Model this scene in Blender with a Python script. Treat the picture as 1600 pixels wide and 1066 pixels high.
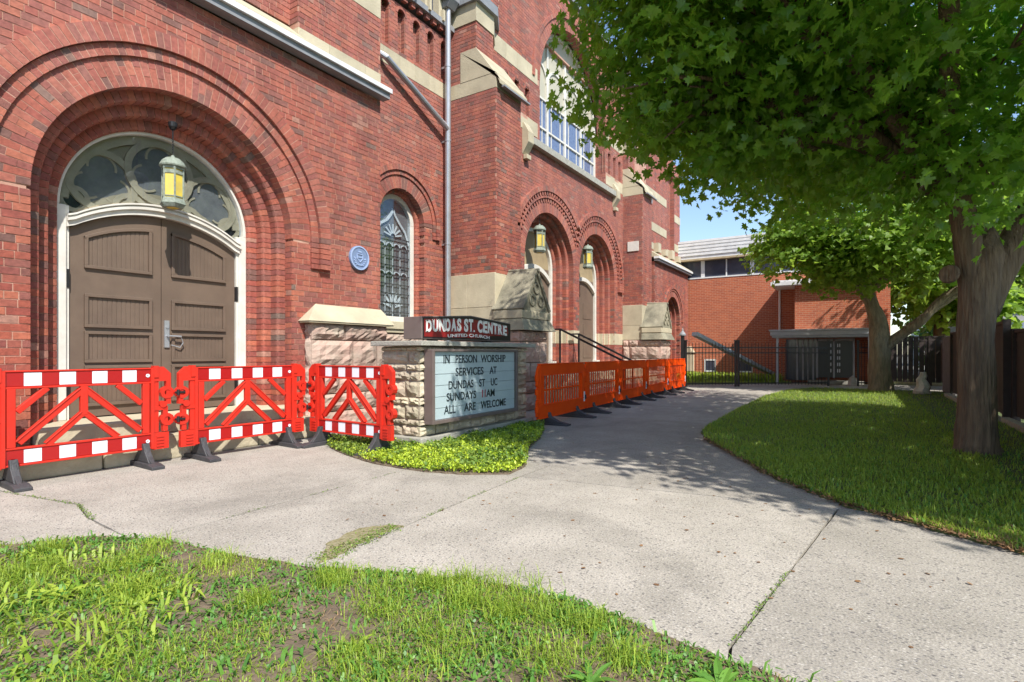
import bpy, math, random
import numpy as np
from mathutils import Vector, Matrix
random.seed(7); rng = np.random.default_rng(11)
for o in list(bpy.data.objects): bpy.data.objects.remove(o)
SC = bpy.context.scene; COL = SC.collection
# ------------------------------------------------------------------ camera
TH = math.atan(545/850)
cd = bpy.data.cameras.new('camera'); cam = bpy.data.objects.new('camera', cd); COL.objects.link(cam)
cam.location = (0, 0, 1.15); cam.rotation_euler = (math.radians(90), 0, TH - math.radians(90))
cd.sensor_width = 36; cd.lens = 850/1600*36; cd.shift_y = 19/1600; cd.clip_start = .05; cd.clip_end = 3000
SC.camera = cam
# ------------------------------------------------------------------ sky + sun
SUN = Vector((.62, 1.0, -1.35)).normalized()          # direction the light travels
w = bpy.data.worlds.new('World'); SC.world = w; w.use_nodes = True
nt = w.node_tree; bg = nt.nodes['Background']
sky = nt.nodes.new('ShaderNodeTexSky'); sky.sky_type = 'NISHITA'; sky.sun_disc = False
sky.sun_elevation = math.asin(-SUN.z); sky.sun_rotation = math.atan2(-SUN.x, -SUN.y)
sky.air_density = 1.0; sky.dust_density = .4; sky.ozone_density = 1.6
nt.links.new(sky.outputs[0], bg.inputs[0]); bg.inputs[1].default_value = .125
sl = bpy.data.lights.new('sun', 'SUN'); sl.energy = 3.9; sl.angle = math.radians(.53); sl.color = (1, .95, .86)
sun = bpy.data.objects.new('sun', sl); COL.objects.link(sun); sun.rotation_euler = SUN.to_track_quat('-Z', 'Y').to_euler()
sun.location = (-20, -30, 50)
SC.view_settings.view_transform = 'Standard'; SC.view_settings.look = 'None'
SC.view_settings.exposure = .85; SC.view_settings.gamma = 1; SC.view_settings.use_curve_mapping = False
SC.render.engine = 'CYCLES'
# ------------------------------------------------------------------ materials
def mat(name, col, rough=.8, metal=0, var=None, scale=8, bump=0, bscale=60, spec=None, isl=0, detail=4, stretch=None, hue=0, bdist=.02):
    m = bpy.data.materials.new(name); m.use_nodes = True; N = m.node_tree.nodes; L = m.node_tree.links
    b = N['Principled BSDF']; b.inputs['Roughness'].default_value = rough; b.inputs['Metallic'].default_value = metal
    if spec is not None: b.inputs['Specular IOR Level'].default_value = spec
    b.inputs['Base Color'].default_value = (*col, 1)
    tc = N.new('ShaderNodeTexCoord'); co = tc.outputs['Object']
    geo = N.new('ShaderNodeNewGeometry')
    co = geo.outputs['Position']
    if stretch:
        mp = N.new('ShaderNodeMapping'); mp.inputs['Scale'].default_value = stretch; L.new(co, mp.inputs[0]); co = mp.outputs[0]
    cur = None
    if var:
        n = N.new('ShaderNodeTexNoise'); n.inputs['Scale'].default_value = scale; n.inputs['Detail'].default_value = detail
        n.inputs['Roughness'].default_value = .65
        L.new(co, n.inputs['Vector'])
        r = N.new('ShaderNodeMapRange'); r.inputs[1].default_value = .32; r.inputs[2].default_value = .68; L.new(n.outputs[0], r.inputs[0])
        mx = N.new('ShaderNodeMix'); mx.data_type = 'RGBA'; mx.inputs[6].default_value = (*col, 1); mx.inputs[7].default_value = (*var, 1)
        L.new(r.outputs[0], mx.inputs[0]); cur = mx.outputs[2]; L.new(cur, b.inputs['Base Color'])
    if isl or hue:
        oi = N.new('ShaderNodeObjectInfo')
        ad = N.new('ShaderNodeMath'); ad.operation = 'ADD'; L.new(geo.outputs['Random Per Island'], ad.inputs[0]); L.new(oi.outputs['Random'], ad.inputs[1])
        fr = N.new('ShaderNodeMath'); fr.operation = 'FRACT'; L.new(ad.outputs[0], fr.inputs[0])
        hs = N.new('ShaderNodeHueSaturation')
        if cur: L.new(cur, hs.inputs['Color'])
        else: hs.inputs['Color'].default_value = (*col, 1)
        v = N.new('ShaderNodeMapRange'); v.inputs[3].default_value = 1-isl; v.inputs[4].default_value = 1+isl; L.new(fr.outputs[0], v.inputs[0]); L.new(v.outputs[0], hs.inputs['Value'])
        m2 = N.new('ShaderNodeMath'); m2.operation = 'MULTIPLY'; m2.inputs[1].default_value = 7.31; L.new(fr.outputs[0], m2.inputs[0])
        f2 = N.new('ShaderNodeMath'); f2.operation = 'FRACT'; L.new(m2.outputs[0], f2.inputs[0])
        h = N.new('ShaderNodeMapRange'); h.inputs[3].default_value = .5-hue; h.inputs[4].default_value = .5+hue; L.new(f2.outputs[0], h.inputs[0]); L.new(h.outputs[0], hs.inputs['Hue'])
        L.new(hs.outputs[0], b.inputs['Base Color']); cur = hs.outputs[0]
    if bump:
        n2 = N.new('ShaderNodeTexNoise'); n2.inputs['Scale'].default_value = bscale; n2.inputs['Detail'].default_value = 6; L.new(co, n2.inputs['Vector'])
        bp = N.new('ShaderNodeBump'); bp.inputs['Strength'].default_value = bump; bp.inputs['Distance'].default_value = bdist
        L.new(n2.outputs[0], bp.inputs['Height']); L.new(bp.outputs[0], b.inputs['Normal'])
    return m
def brick_mat():
    m = mat('brick', (.36, .085, .045), .85)
    N = m.node_tree.nodes; L = m.node_tree.links; b = N['Principled BSDF']
    geo = [n for n in N if n.type == 'NEW_GEOMETRY'][0]; oi = N.new('ShaderNodeObjectInfo')
    ad = N.new('ShaderNodeMath'); ad.operation = 'ADD'; L.new(geo.outputs['Random Per Island'], ad.inputs[0]); L.new(oi.outputs['Random'], ad.inputs[1])
    fr = N.new('ShaderNodeMath'); fr.operation = 'FRACT'; L.new(ad.outputs[0], fr.inputs[0])
    cr = N.new('ShaderNodeValToRGB'); L.new(fr.outputs[0], cr.inputs[0]); cr.color_ramp.interpolation = 'CONSTANT'
    cols = [(0, (.33, .076, .046)), (.12, (.37, .090, .052)), (.24, (.29, .064, .045)), (.36, (.25, .066, .053)), (.48, (.36, .106, .070)), (.60, (.41, .120, .068)),
            (.70, (.25, .080, .062)), (.79, (.33, .092, .062)), (.86, (.20, .070, .055)), (.92, (.145, .072, .060)), (.965, (.15, .11, .09)), (.98, (.38, .19, .14))]
    e = cr.color_ramp.elements; e[0].position = 0; e[0].color = (*cols[0][1], 1); e[1].position = cols[1][0]; e[1].color = (*cols[1][1], 1)
    for p, c in cols[2:]:
        x = e.new(p); x.color = (*c, 1)
    # large soft weathering: pale bloom high up
    n = N.new('ShaderNodeTexNoise'); n.inputs['Scale'].default_value = .55; n.inputs['Detail'].default_value = 5; L.new(geo.outputs['Position'], n.inputs['Vector'])
    r = N.new('ShaderNodeMapRange'); r.inputs[1].default_value = .4; r.inputs[2].default_value = .75; r.inputs[4].default_value = .32; L.new(n.outputs[0], r.inputs[0])
    sx = N.new('ShaderNodeSeparateXYZ'); L.new(geo.outputs['Position'], sx.inputs[0])
    rz = N.new('ShaderNodeMapRange'); rz.inputs[1].default_value = 2.2; rz.inputs[2].default_value = 5; rz.inputs[4].default_value = .28; L.new(sx.outputs[2], rz.inputs[0])
    a2 = N.new('ShaderNodeMath'); a2.operation = 'ADD'; L.new(r.outputs[0], a2.inputs[0]); L.new(rz.outputs[0], a2.inputs[1])
    mx = N.new('ShaderNodeMix'); mx.data_type = 'RGBA'; mx.inputs[7].default_value = (.38, .18, .15, 1); L.new(a2.outputs[0], mx.inputs[0]); L.new(cr.outputs[0], mx.inputs[6])
    mpv = N.new('ShaderNodeMapping'); mpv.inputs['Scale'].default_value = (3.2, 3.2, .35); L.new(geo.outputs['Position'], mpv.inputs[0])
    ns = N.new('ShaderNodeTexNoise'); ns.inputs['Scale'].default_value = 1.0; ns.inputs['Detail'].default_value = 6; L.new(mpv.outputs[0], ns.inputs['Vector'])
    rs = N.new('ShaderNodeMapRange'); rs.inputs[1].default_value = .35; rs.inputs[2].default_value = .62; rs.inputs[3].default_value = .80; rs.inputs[4].default_value = 1.05; L.new(ns.outputs[0], rs.inputs[0])
    n3 = N.new('ShaderNodeTexNoise'); n3.inputs['Scale'].default_value = 28; n3.inputs['Detail'].default_value = 5; L.new(geo.outputs['Position'], n3.inputs['Vector'])
    r3 = N.new('ShaderNodeMapRange'); r3.inputs[1].default_value = .3; r3.inputs[2].default_value = .7; r3.inputs[3].default_value = .78; r3.inputs[4].default_value = 1.18; L.new(n3.outputs[0], r3.inputs[0])
    hs = N.new('ShaderNodeHueSaturation'); L.new(mx.outputs[2], hs.inputs['Color']); mm = N.new('ShaderNodeMath'); mm.operation = 'MULTIPLY'; L.new(r3.outputs[0], mm.inputs[0]); L.new(rs.outputs[0], mm.inputs[1]); L.new(mm.outputs[0], hs.inputs['Value']); L.new(hs.outputs[0], b.inputs['Base Color'])
    n2 = N.new('ShaderNodeTexNoise'); n2.inputs['Scale'].default_value = 90; n2.inputs['Detail'].default_value = 4; L.new(geo.outputs['Position'], n2.inputs['Vector'])
    bp = N.new('ShaderNodeBump'); bp.inputs['Strength'].default_value = .5; bp.inputs['Distance'].default_value = .008; L.new(n2.outputs[0], bp.inputs['Height']); L.new(bp.outputs[0], b.inputs['Normal'])
    return m
def hall_brick():
    m = mat('hall_brick', (.4, .12, .06), .85); N = m.node_tree.nodes; L = m.node_tree.links; b = N['Principled BSDF']
    geo = [n for n in N if n.type == 'NEW_GEOMETRY'][0]
    sx = N.new('ShaderNodeSeparateXYZ'); L.new(geo.outputs['Position'], sx.inputs[0])
    ad = N.new('ShaderNodeMath'); L.new(sx.outputs[0], ad.inputs[0]); L.new(sx.outputs[1], ad.inputs[1])
    cb = N.new('ShaderNodeCombineXYZ'); L.new(ad.outputs[0], cb.inputs[0]); L.new(sx.outputs[2], cb.inputs[1])
    t = N.new('ShaderNodeTexBrick'); L.new(cb.outputs[0], t.inputs[0]); t.inputs['Scale'].default_value = 1
    t.inputs['Brick Width'].default_value = .215; t.inputs['Row Height'].default_value = .075; t.inputs['Mortar Size'].default_value = .007
    t.inputs['Color1'].default_value = (.46, .125, .055, 1); t.inputs['Color2'].default_value = (.34, .085, .042, 1); t.inputs['Mortar'].default_value = (.46, .28, .19, 1)
    L.new(t.outputs[0], b.inputs['Base Color'])
    bp = N.new('ShaderNodeBump'); bp.inputs['Strength'].default_value = .6; bp.inputs['Distance'].default_value = .01; bp.invert = True; L.new(t.outputs['Fac'], bp.inputs['Height']); L.new(bp.outputs[0], b.inputs['Normal'])
    return m
def concrete_mat():
    m = mat('pavement_concrete', (.5, .5, .5), .9); N = m.node_tree.nodes; L = m.node_tree.links; b = N['Principled BSDF']
    geo = [n for n in N if n.type == 'NEW_GEOMETRY'][0]; P = geo.outputs['Position']
    n = N.new('ShaderNodeTexNoise'); n.inputs['Scale'].default_value = 1.6; n.inputs['Detail'].default_value = 8; n.inputs['Roughness'].default_value = .65; L.new(P, n.inputs['Vector'])
    cr = N.new('ShaderNodeValToRGB'); L.new(n.outputs[0], cr.inputs[0]); e = cr.color_ramp.elements
    e[0].position = .3; e[0].color = (.30, .275, .235, 1); e[1].position = .7; e[1].color = (.43, .395, .345, 1)
    # fine sand speckle
    n4 = N.new('ShaderNodeTexNoise'); n4.inputs['Scale'].default_value = 95; n4.inputs['Detail'].default_value = 3; L.new(P, n4.inputs['Vector'])
    r4 = N.new('ShaderNodeMapRange'); r4.inputs[1].default_value = .3; r4.inputs[2].default_value = .7; r4.inputs[3].default_value = .7; r4.inputs[4].default_value = 1.25; L.new(n4.outputs[0], r4.inputs[0])
    hs = N.new('ShaderNodeHueSaturation'); L.new(cr.outputs[0], hs.inputs['Color']); L.new(r4.outputs[0], hs.inputs['Value'])
    oi = N.new('ShaderNodeObjectInfo'); ro = N.new('ShaderNodeMapRange'); ro.inputs[3].default_value = .9; ro.inputs[4].default_value = 1.06; L.new(oi.outputs['Random'], ro.inputs[0])
    st = N.new('ShaderNodeTexNoise'); st.inputs['Scale'].default_value = .9; st.inputs['Detail'].default_value = 9; st.inputs['Roughness'].default_value = .7; st.inputs['Distortion'].default_value = .6; L.new(P, st.inputs['Vector'])
    rt_ = N.new('ShaderNodeMapRange'); rt_.inputs[1].default_value = .36; rt_.inputs[2].default_value = .5; rt_.inputs[3].default_value = .80; rt_.inputs[4].default_value = 1.0; L.new(st.outputs[0], rt_.inputs[0])
    mq_ = N.new('ShaderNodeMath'); mq_.operation = 'MULTIPLY'; L.new(ro.outputs[0], mq_.inputs[0]); L.new(rt_.outputs[0], mq_.inputs[1])
    h2 = N.new('ShaderNodeHueSaturation'); L.new(hs.outputs[0], h2.inputs['Color']); L.new(mq_.outputs[0], h2.inputs['Value'])
    cur = h2.outputs[0]
    for sc, thr, c, seed in ((75, .30, (.10, .095, .095), 0), (60, .22, (.72, .69, .64), 7), (130, .3, (.2, .19, .19), 3), (34, .17, (.1, .09, .09), 5)):
        mp = N.new('ShaderNodeMapping'); mp.inputs['Location'].default_value = (seed, seed*2, 0); mp.inputs['Rotation'].default_value = (0, 0, seed); mp.inputs['Scale'].default_value = (1, .6, 1); L.new(P, mp.inputs[0])
        v = N.new('ShaderNodeTexVoronoi'); v.inputs['Scale'].default_value = sc; L.new(mp.outputs[0], v.inputs['Vector'])
        wn = N.new('ShaderNodeMath'); wn.operation = 'LESS_THAN'; wn.inputs[1].default_value = thr; L.new(v.outputs['Distance'], wn.inputs[0])
        sp = N.new('ShaderNodeSeparateColor'); L.new(v.outputs['Color'], sp.inputs[0])
        pk = N.new('ShaderNodeMath'); pk.operation = 'LESS_THAN'; pk.inputs[1].default_value = .42; L.new(sp.outputs[0], pk.inputs[0])
        ml = N.new('ShaderNodeMath'); ml.operation = 'MULTIPLY'; L.new(wn.outputs[0], ml.inputs[0]); L.new(pk.outputs[0], ml.inputs[1])
        m3 = N.new('ShaderNodeMath'); m3.operation = 'MULTIPLY'; m3.inputs[1].default_value = .38 if c[0] > .5 else .85; L.new(ml.outputs[0], m3.inputs[0])
        mx = N.new('ShaderNodeMix'); mx.data_type = 'RGBA'; mx.inputs[7].default_value = (*c, 1); L.new(m3.outputs[0], mx.inputs[0]); L.new(cur, mx.inputs[6]); cur = mx.outputs[2]
    L.new(cur, b.inputs['Base Color'])
    bp = N.new('ShaderNodeBump'); bp.inputs['Strength'].default_value = .5; bp.inputs['Distance'].default_value = .006; L.new(n4.outputs[0], bp.inputs['Height']); L.new(bp.outputs[0], b.inputs['Normal'])
    return m
def leaf_mat(name, c1, c2, tr, rough=.45, t=.35):
    m = bpy.data.materials.new(name); m.use_nodes = True; N = m.node_tree.nodes; L = m.node_tree.links
    b = N['Principled BSDF']; b.inputs['Roughness'].default_value = rough; b.inputs['Specular IOR Level'].default_value = .4
    geo = N.new('ShaderNodeNewGeometry'); oi = N.new('ShaderNodeObjectInfo')
    ad = N.new('ShaderNodeMath'); L.new(geo.outputs['Random Per Island'], ad.inputs[0]); L.new(oi.outputs['Random'], ad.inputs[1])
    fr = N.new('ShaderNodeMath'); fr.operation = 'FRACT'; L.new(ad.outputs[0], fr.inputs[0])
    n = N.new('ShaderNodeTexNoise'); n.inputs['Scale'].default_value = .8; n.inputs['Detail'].default_value = 3; L.new(geo.outputs['Position'], n.inputs['Vector'])
    s = N.new('ShaderNodeMath'); L.new(fr.outputs[0], s.inputs[0]); L.new(n.outputs[0], s.inputs[1])
    r = N.new('ShaderNodeMapRange'); r.inputs[1].default_value = .35; r.inputs[2].default_value = 1.45; L.new(s.outputs[0], r.inputs[0])
    mx = N.new('ShaderNodeMix'); mx.data_type = 'RGBA'; mx.inputs[6].default_value = (*c1, 1); mx.inputs[7].default_value = (*c2, 1); L.new(r.outputs[0], mx.inputs[0])
    L.new(mx.outputs[2], b.inputs['Base Color'])
    tl = N.new('ShaderNodeBsdfTranslucent'); tl.inputs[0].default_value = (*tr, 1)
    ms = N.new('ShaderNodeMixShader'); ms.inputs[0].default_value = t; L.new(b.outputs[0], ms.inputs[1]); L.new(tl.outputs[0], ms.inputs[2])
    L.new(ms.outputs[0], N['Material Output'].inputs[0])
    return m
def glass_mat(name, tint=(.9, .95, 1), refl=.12):
    m = bpy.data.materials.new(name); m.use_nodes = True; N = m.node_tree.nodes; L = m.node_tree.links
    t = N.new('ShaderNodeBsdfTransparent'); t.inputs[0].default_value = (*tint, 1)
    g = N.new('ShaderNodeBsdfGlossy'); g.inputs['Roughness'].default_value = .03
    f = N.new('ShaderNodeLayerWeight'); f.inputs[0].default_value = .5
    p = N.new('ShaderNodeMath'); p.operation = 'POWER'; p.inputs[1].default_value = 5; L.new(f.outputs['Facing'], p.inputs[0])
    a = N.new('ShaderNodeMath'); a.inputs[1].default_value = refl; L.new(p.outputs[0], a.inputs[0])
    s = N.new('ShaderNodeMixShader'); L.new(a.outputs[0], s.inputs[0]); L.new(t.outputs[0], s.inputs[1]); L.new(g.outputs[0], s.inputs[2])
    L.new(s.outputs[0], N['Material Output'].inputs[0]); return m
M = {}
M['brick'] = brick_mat()
M['mortar'] = mat('mortar', (.55, .34, .26), .95, var=(.38, .19, .135), scale=3, bump=.4, bscale=150)
M['ashlar'] = mat('ashlar_stone', (.52, .46, .33), .85, var=(.40, .35, .25), scale=2.5, bump=.25, bscale=40, detail=8, isl=.08)
M['dark_stone'] = mat('weathered_stone', (.36, .33, .24), .9, var=(.13, .12, .09), scale=2.2, bump=.4, bscale=35, detail=10)
M['rock'] = mat('rock_face_stone', (.46, .29, .24), .9, var=(.38, .32, .26), scale=3.5, bump=.8, bscale=18, detail=8, isl=.15)
M['signstone'] = mat('sign_stone', (.56, .49, .37), .9, var=(.36, .30, .22), scale=6, bump=.8, bscale=22, detail=8, isl=.25, hue=.012)
M['capstone'] = mat('cap_slab_stone', (.40, .39, .34), .9, var=(.28, .27, .24), scale=9, bump=.5, bscale=50)
M['base_stone'] = mat('base_stone', (.52, .46, .33), .9, var=(.34, .30, .21), scale=3, bump=.6, bscale=20)
M['white'] = mat('white_paint', (.70, .68, .63), .5, var=(.56, .54, .49), scale=5)
M['flash'] = mat('white_metal_flashing', (.74, .75, .76), .4, var=(.6, .61, .62), scale=4)
M['lead'] = mat('lead_grey', (.27, .28, .30), .5, var=(.2, .21, .23), scale=5)
M['door'] = mat('brown_door_paint', (.160, .113, .083), .5, var=(.125, .088, .066), scale=3, bump=.05, bscale=30)
M['tracery'] = mat('fan_tracery', (.44, .35, .22), .7, var=(.33, .26, .16), scale=5, bump=.2)
M['fanpanel'] = mat('fan_panel', (.36, .28, .165), .7, var=(.26, .20, .12), scale=3, detail=6)
M['darkglass'] = mat('dark_glass', (.035, .045, .07), .12, var=(.06, .07, .10), scale=3)
M['blueglass'] = mat('leaded_glass', (.16, .21, .34), .12, var=(.10, .14, .25), scale=14, bump=.15, bscale=30)
M['glass'] = glass_mat('clear_glass', refl=.06)
M['black'] = mat('black_metal', (.015, .015, .017), .4)
M['gpipe'] = mat('galvanised_pipe', (.46, .47, .49), .35, metal=.6, var=(.36, .37, .40), scale=3)
M['copper'] = mat('verdigris', (.30, .34, .29), .7, var=(.16, .19, .15), scale=25, bump=.3)
M['amber'] = mat('amber_glass', (.72, .56, .08), .25, var=(.55, .42, .12), scale=9)
M['red'] = mat('red_plastic', (.62, .026, .012), .45, var=(.50, .030, .018), scale=7, detail=9, bump=.06, bscale=30, spec=.3)
M['redsheet'] = mat('red_reflective', (.36, .008, .008), .3)
M['roundel'] = mat('roundel_glass', (.14, .13, .125), .15, var=(.21, .195, .17), scale=6)
M['creampanel'] = mat('cream_window_panel', (.50, .47, .37), .6, var=(.42, .40, .32), scale=2)
M['whitesheet'] = mat('white_reflective', (.74, .76, .82), .35)
M['orange'] = mat('orange_plastic', (.88, .085, .003), .6, var=(.80, .062, .003), scale=4, spec=.12)
M['rubber'] = mat('black_rubber', (.035, .035, .04), .6, var=(.06, .058, .062), scale=8, bump=.2)
M['bronze'] = mat('sign_frame_brown', (.17, .13, .12), .4, var=(.14, .11, .1), scale=6)
M['signblack'] = mat('sign_black', (.02, .012, .012), .35)
M['signred'] = mat('sign_red', (.30, .012, .012), .35, var=(.16, .01, .01), scale=4)
M['signwhite'] = mat('sign_white', (.8, .79, .76), .5)
M['board'] = mat('letter_board', (.62, .68, .65), .35, var=(.56, .62, .6), scale=3)
M['boardgap'] = mat('board_track', (.40, .44, .43), .5)
M['letter'] = mat('letter_dark', (.03, .04, .045), .4)
M['letterred'] = mat('letter_red', (.55, .03, .05), .4)
M['blue'] = mat('blue_plaque', (.20, .27, .43), .5, var=(.16, .22, .36), scale=20)
M['bluelight'] = mat('plaque_relief', (.34, .44, .66), .45)
M['bark'] = mat('maple_bark', (.25, .175, .11), .95, var=(.10, .07, .048), scale=14, bump=1.0, bscale=24, bdist=.045, stretch=(1.6, 1.6, .16), detail=8)
M['bark2'] = mat('grey_bark', (.36, .30, .20), .95, var=(.15, .12, .08), scale=8, bump=1, bscale=20, bdist=.06, stretch=(1.5, 1.5, .3), detail=8)
M['leaf'] = leaf_mat('maple_leaf', (.04, .115, .018), (.18, .32, .035), (.36, .68, .06), t=.47, rough=.3)
M['leaf2'] = leaf_mat('maple_leaf_light', (.08, .17, .025), (.19, .30, .04), (.46, .66, .08), t=.5)
M['farleaf'] = leaf_mat('far_leaf', (.04, .10, .02), (.10, .19, .03), (.2, .34, .04), t=.35)
M['grass'] = leaf_mat('grass_blade', (.12, .24, .02), (.38, .48, .06), (.40, .55, .06), rough=.5, t=.3)
M['grassdark'] = leaf_mat('weed_leaf', (.06, .18, .035), (.16, .33, .05), (.22, .42, .05), rough=.45, t=.3)
M['dry'] = leaf_mat('dry_grass', (.30, .20, .10), (.42, .26, .12), (.3, .2, .1), rough=.8, t=.1)
M['sedum'] = leaf_mat('sedum_leaf', (.26, .40, .02), (.52, .62, .06), (.5, .65, .05), rough=.5, t=.25)
M['sedumb'] = leaf_mat('sedum_shoot', (.07, .17, .02), (.22, .30, .05), (.2, .3, .05), rough=.5, t=.25)
M['litter'] = leaf_mat('leaf_litter', (.14, .07, .035), (.30, .17, .08), (.2, .1, .05), rough=.8, t=.1)
M['soil'] = mat('soil', (.20, .15, .105), .95, var=(.11, .08, .055), scale=9, bump=.9, bscale=30, detail=8)
M['lawn'] = mat('lawn_turf', (.10, .13, .035), .95, var=(.07, .085, .03), scale=6, bump=.8, bscale=40, detail=8)
M['moss'] = mat('moss', (.20, .18, .07), .95, var=(.32, .28, .18), scale=22, bump=1, bscale=60)
M['conc'] = concrete_mat()
M['ground'] = mat('ground_soil', (.13, .11, .085), .95, var=(.09, .075, .06), scale=4)
M['hallbrick'] = hall_brick()
M['halldark'] = mat('dark_door', (.02, .018, .022), .3)
M['canopy'] = mat('canopy_grey', (.44, .45, .48), .5, var=(.36, .37, .4), scale=3)
M['fence'] = mat('dark_fence_board', (.055, .038, .036), .7, var=(.035, .025, .025), scale=6, isl=.25)
M['greyboard'] = mat('grey_panel', (.22, .20, .20), .8, var=(.16, .15, .15), scale=6)
M['sack'] = mat('pale_sack', (.62, .6, .56), .9, var=(.45, .43, .4), scale=9, bump=.6, bscale=20)
M['city'] = mat('pale_city_wall', (.52, .50, .48), .8, var=(.42, .4, .39), scale=.8)
M['cityb'] = mat('blue_city_wall', (.22, .27, .36), .7)
# ------------------------------------------------------------------ mesh helpers
class MB:
    def __init__(s): s.v = []; s.f = []; s.mi = []
    def add(s, vs, fs, mi=0):
        n = len(s.v); s.v += [tuple(a) for a in vs]; s.f += [tuple(i+n for i in f) for f in fs]; s.mi += [mi]*len(fs); return s
    def box(s, x0, x1, y0, y1, z0, z1, mi=0):
        return s.add([(x0,y0,z0),(x1,y0,z0),(x1,y1,z0),(x0,y1,z0),(x0,y0,z1),(x1,y0,z1),(x1,y1,z1),(x0,y1,z1)],
              [(0,3,2,1),(4,5,6,7),(0,1,5,4),(1,2,6,5),(2,3,7,6),(3,0,4,7)], mi)
    def obox(s, O, U, V, W, mi=0):                     # corner + three edge vectors
        O, U, V, W = map(Vector, (O, U, V, W))
        p = [O, O+U, O+U+V, O+V, O+W, O+U+W, O+U+V+W, O+V+W]
        return s.add(p, [(0,3,2,1),(4,5,6,7),(0,1,5,4),(1,2,6,5),(2,3,7,6),(3,0,4,7)], mi)
    def prism(s, pts, axis, a, b, mi=0):               # 2-D outline pushed along an axis
        n = len(pts)
        def P(p, t): return {'y': (p[0], t, p[1]), 'x': (t, p[0], p[1]), 'z': (p[0], p[1], t)}[axis]
        vs = [P(p, a) for p in pts]+[P(p, b) for p in pts]
        return s.add(vs, [tuple(range(n)), tuple(range(2*n-1, n-1, -1))]+[(i, i+n, (i+1) % n+n, (i+1) % n) for i in range(n)], mi)
    def bar(s, p, q, w, t, nrm=(0, 1, 0), mi=0):       # rectangular bar from p to q, width w in plane, thickness t along nrm
        p, q, nrm = Vector(p), Vector(q), Vector(nrm).normalized(); d = (q-p).normalized(); u = d.cross(nrm).normalized()
        return s.obox(p-u*w/2-nrm*t/2, q-p, u*w, nrm*t, mi)
    def tube(s, pts, rad, n=10, mi=0, cap=True):
        pts = [Vector(p) for p in pts]
        if not hasattr(rad, '__len__'): rad = [rad]*len(pts)
        base = len(s.v); x = None
        for i, p in enumerate(pts):
            d = (pts[min(i+1, len(pts)-1)]-pts[max(i-1, 0)]).normalized()
            if x is None: x = d.orthogonal().normalized()
            x = (x-d*x.dot(d)).normalized(); y = d.cross(x)
            for k in range(n):
                a = 2*math.pi*k/n; s.v.append(tuple(p+(x*math.cos(a)+y*math.sin(a))*rad[i]))
        for i in range(len(pts)-1):
            for k in range(n):
                a, b = base+i*n+k, base+i*n+(k+1) % n; s.f.append((a, b, b+n, a+n)); s.mi.append(mi)
        if cap:
            s.f.append(tuple(base+k for k in range(n-1, -1, -1))); s.mi.append(mi)
            s.f.append(tuple(base+(len(pts)-1)*n+k for k in range(n))); s.mi.append(mi)
        return s
    def lathe(s, c, prof, n=16, mi=0, rot=0):           # prof: (radius, z)
        base = len(s.v)
        for r, z in prof:
            for k in range(n):
                a = 2*math.pi*k/n+rot; s.v.append((c[0]+r*math.cos(a), c[1]+r*math.sin(a), c[2]+z))
        for i in range(len(prof)-1):
            for k in range(n):
                a, b = base+i*n+k, base+i*n+(k+1) % n; s.f.append((a, b, b+n, a+n)); s.mi.append(mi)
        s.f.append(tuple(base+k for k in range(n-1, -1, -1))); s.mi.append(mi)
        s.f.append(tuple(base+(len(prof)-1)*n+k for k in range(n))); s.mi.append(mi)
        return s
    def arc(s, c, r0, r1, y0, y1, a0, a1, n, mi=0):     # ring sector in the XZ plane, extruded in y
        cx, cz = c
        for i in range(n):
            t0 = a0+(a1-a0)*i/n; t1 = a0+(a1-a0)*(i+1)/n
            q = [(r0, t0), (r1, t0), (r1, t1), (r0, t1)]
            vs = [(cx+r*math.cos(t), y0, cz+r*math.sin(t)) for r, t in q]+[(cx+r*math.cos(t), y1, cz+r*math.sin(t)) for r, t in q]
            fs = [(0, 3, 2, 1), (4, 5, 6, 7), (0, 4, 7, 3), (1, 2, 6, 5)]
            if i == 0: fs.append((0, 1, 5, 4))
            if i == n-1: fs.append((3, 7, 6, 2))
            s.add(vs, fs, mi)
        return s
    def build(s, name, mats, parent=None, bev=0, smooth=False, fix=True):
        me = bpy.data.meshes.new(name); me.from_pydata(s.v, [], s.f); me.update()
        mats = mats if isinstance(mats, (list, tuple)) else [mats]
        for m in mats: me.materials.append(M[m] if isinstance(m, str) else m)
        if len(mats) > 1: me.polygons.foreach_set('material_index', s.mi)
        if fix:
            import bmesh
            bm = bmesh.new(); bm.from_mesh(me); bmesh.ops.recalc_face_normals(bm, faces=bm.faces); bm.to_mesh(me); bm.free()
        if smooth: me.polygons.foreach_set('use_smooth', [True]*len(me.polygons))
        o = bpy.data.objects.new(name, me); COL.objects.link(o)
        if parent is not None: o.parent = parent; o.matrix_parent_inverse = parent.matrix_basis.inverted()
        if bev:
            b = o.modifiers.new('bevel', 'BEVEL'); b.width = bev; b.segments = 2; b.limit_method = 'ANGLE'
        return o
def tag(o, label=None, cat=None, group=None, kind=None):
    if label: o['label'] = label
    if cat: o['category'] = cat
    if group: o['group'] = group
    if kind: o['kind'] = kind
    return o
def empty(name, loc, label, cat, group=None, rz=0):
    o = bpy.data.objects.new(name, None); COL.objects.link(o); o.location = loc; o.rotation_euler = (0, 0, rz); o.empty_display_size = .2
    bpy_update = o.matrix_basis; return tag(o, label, cat, group)
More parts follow.
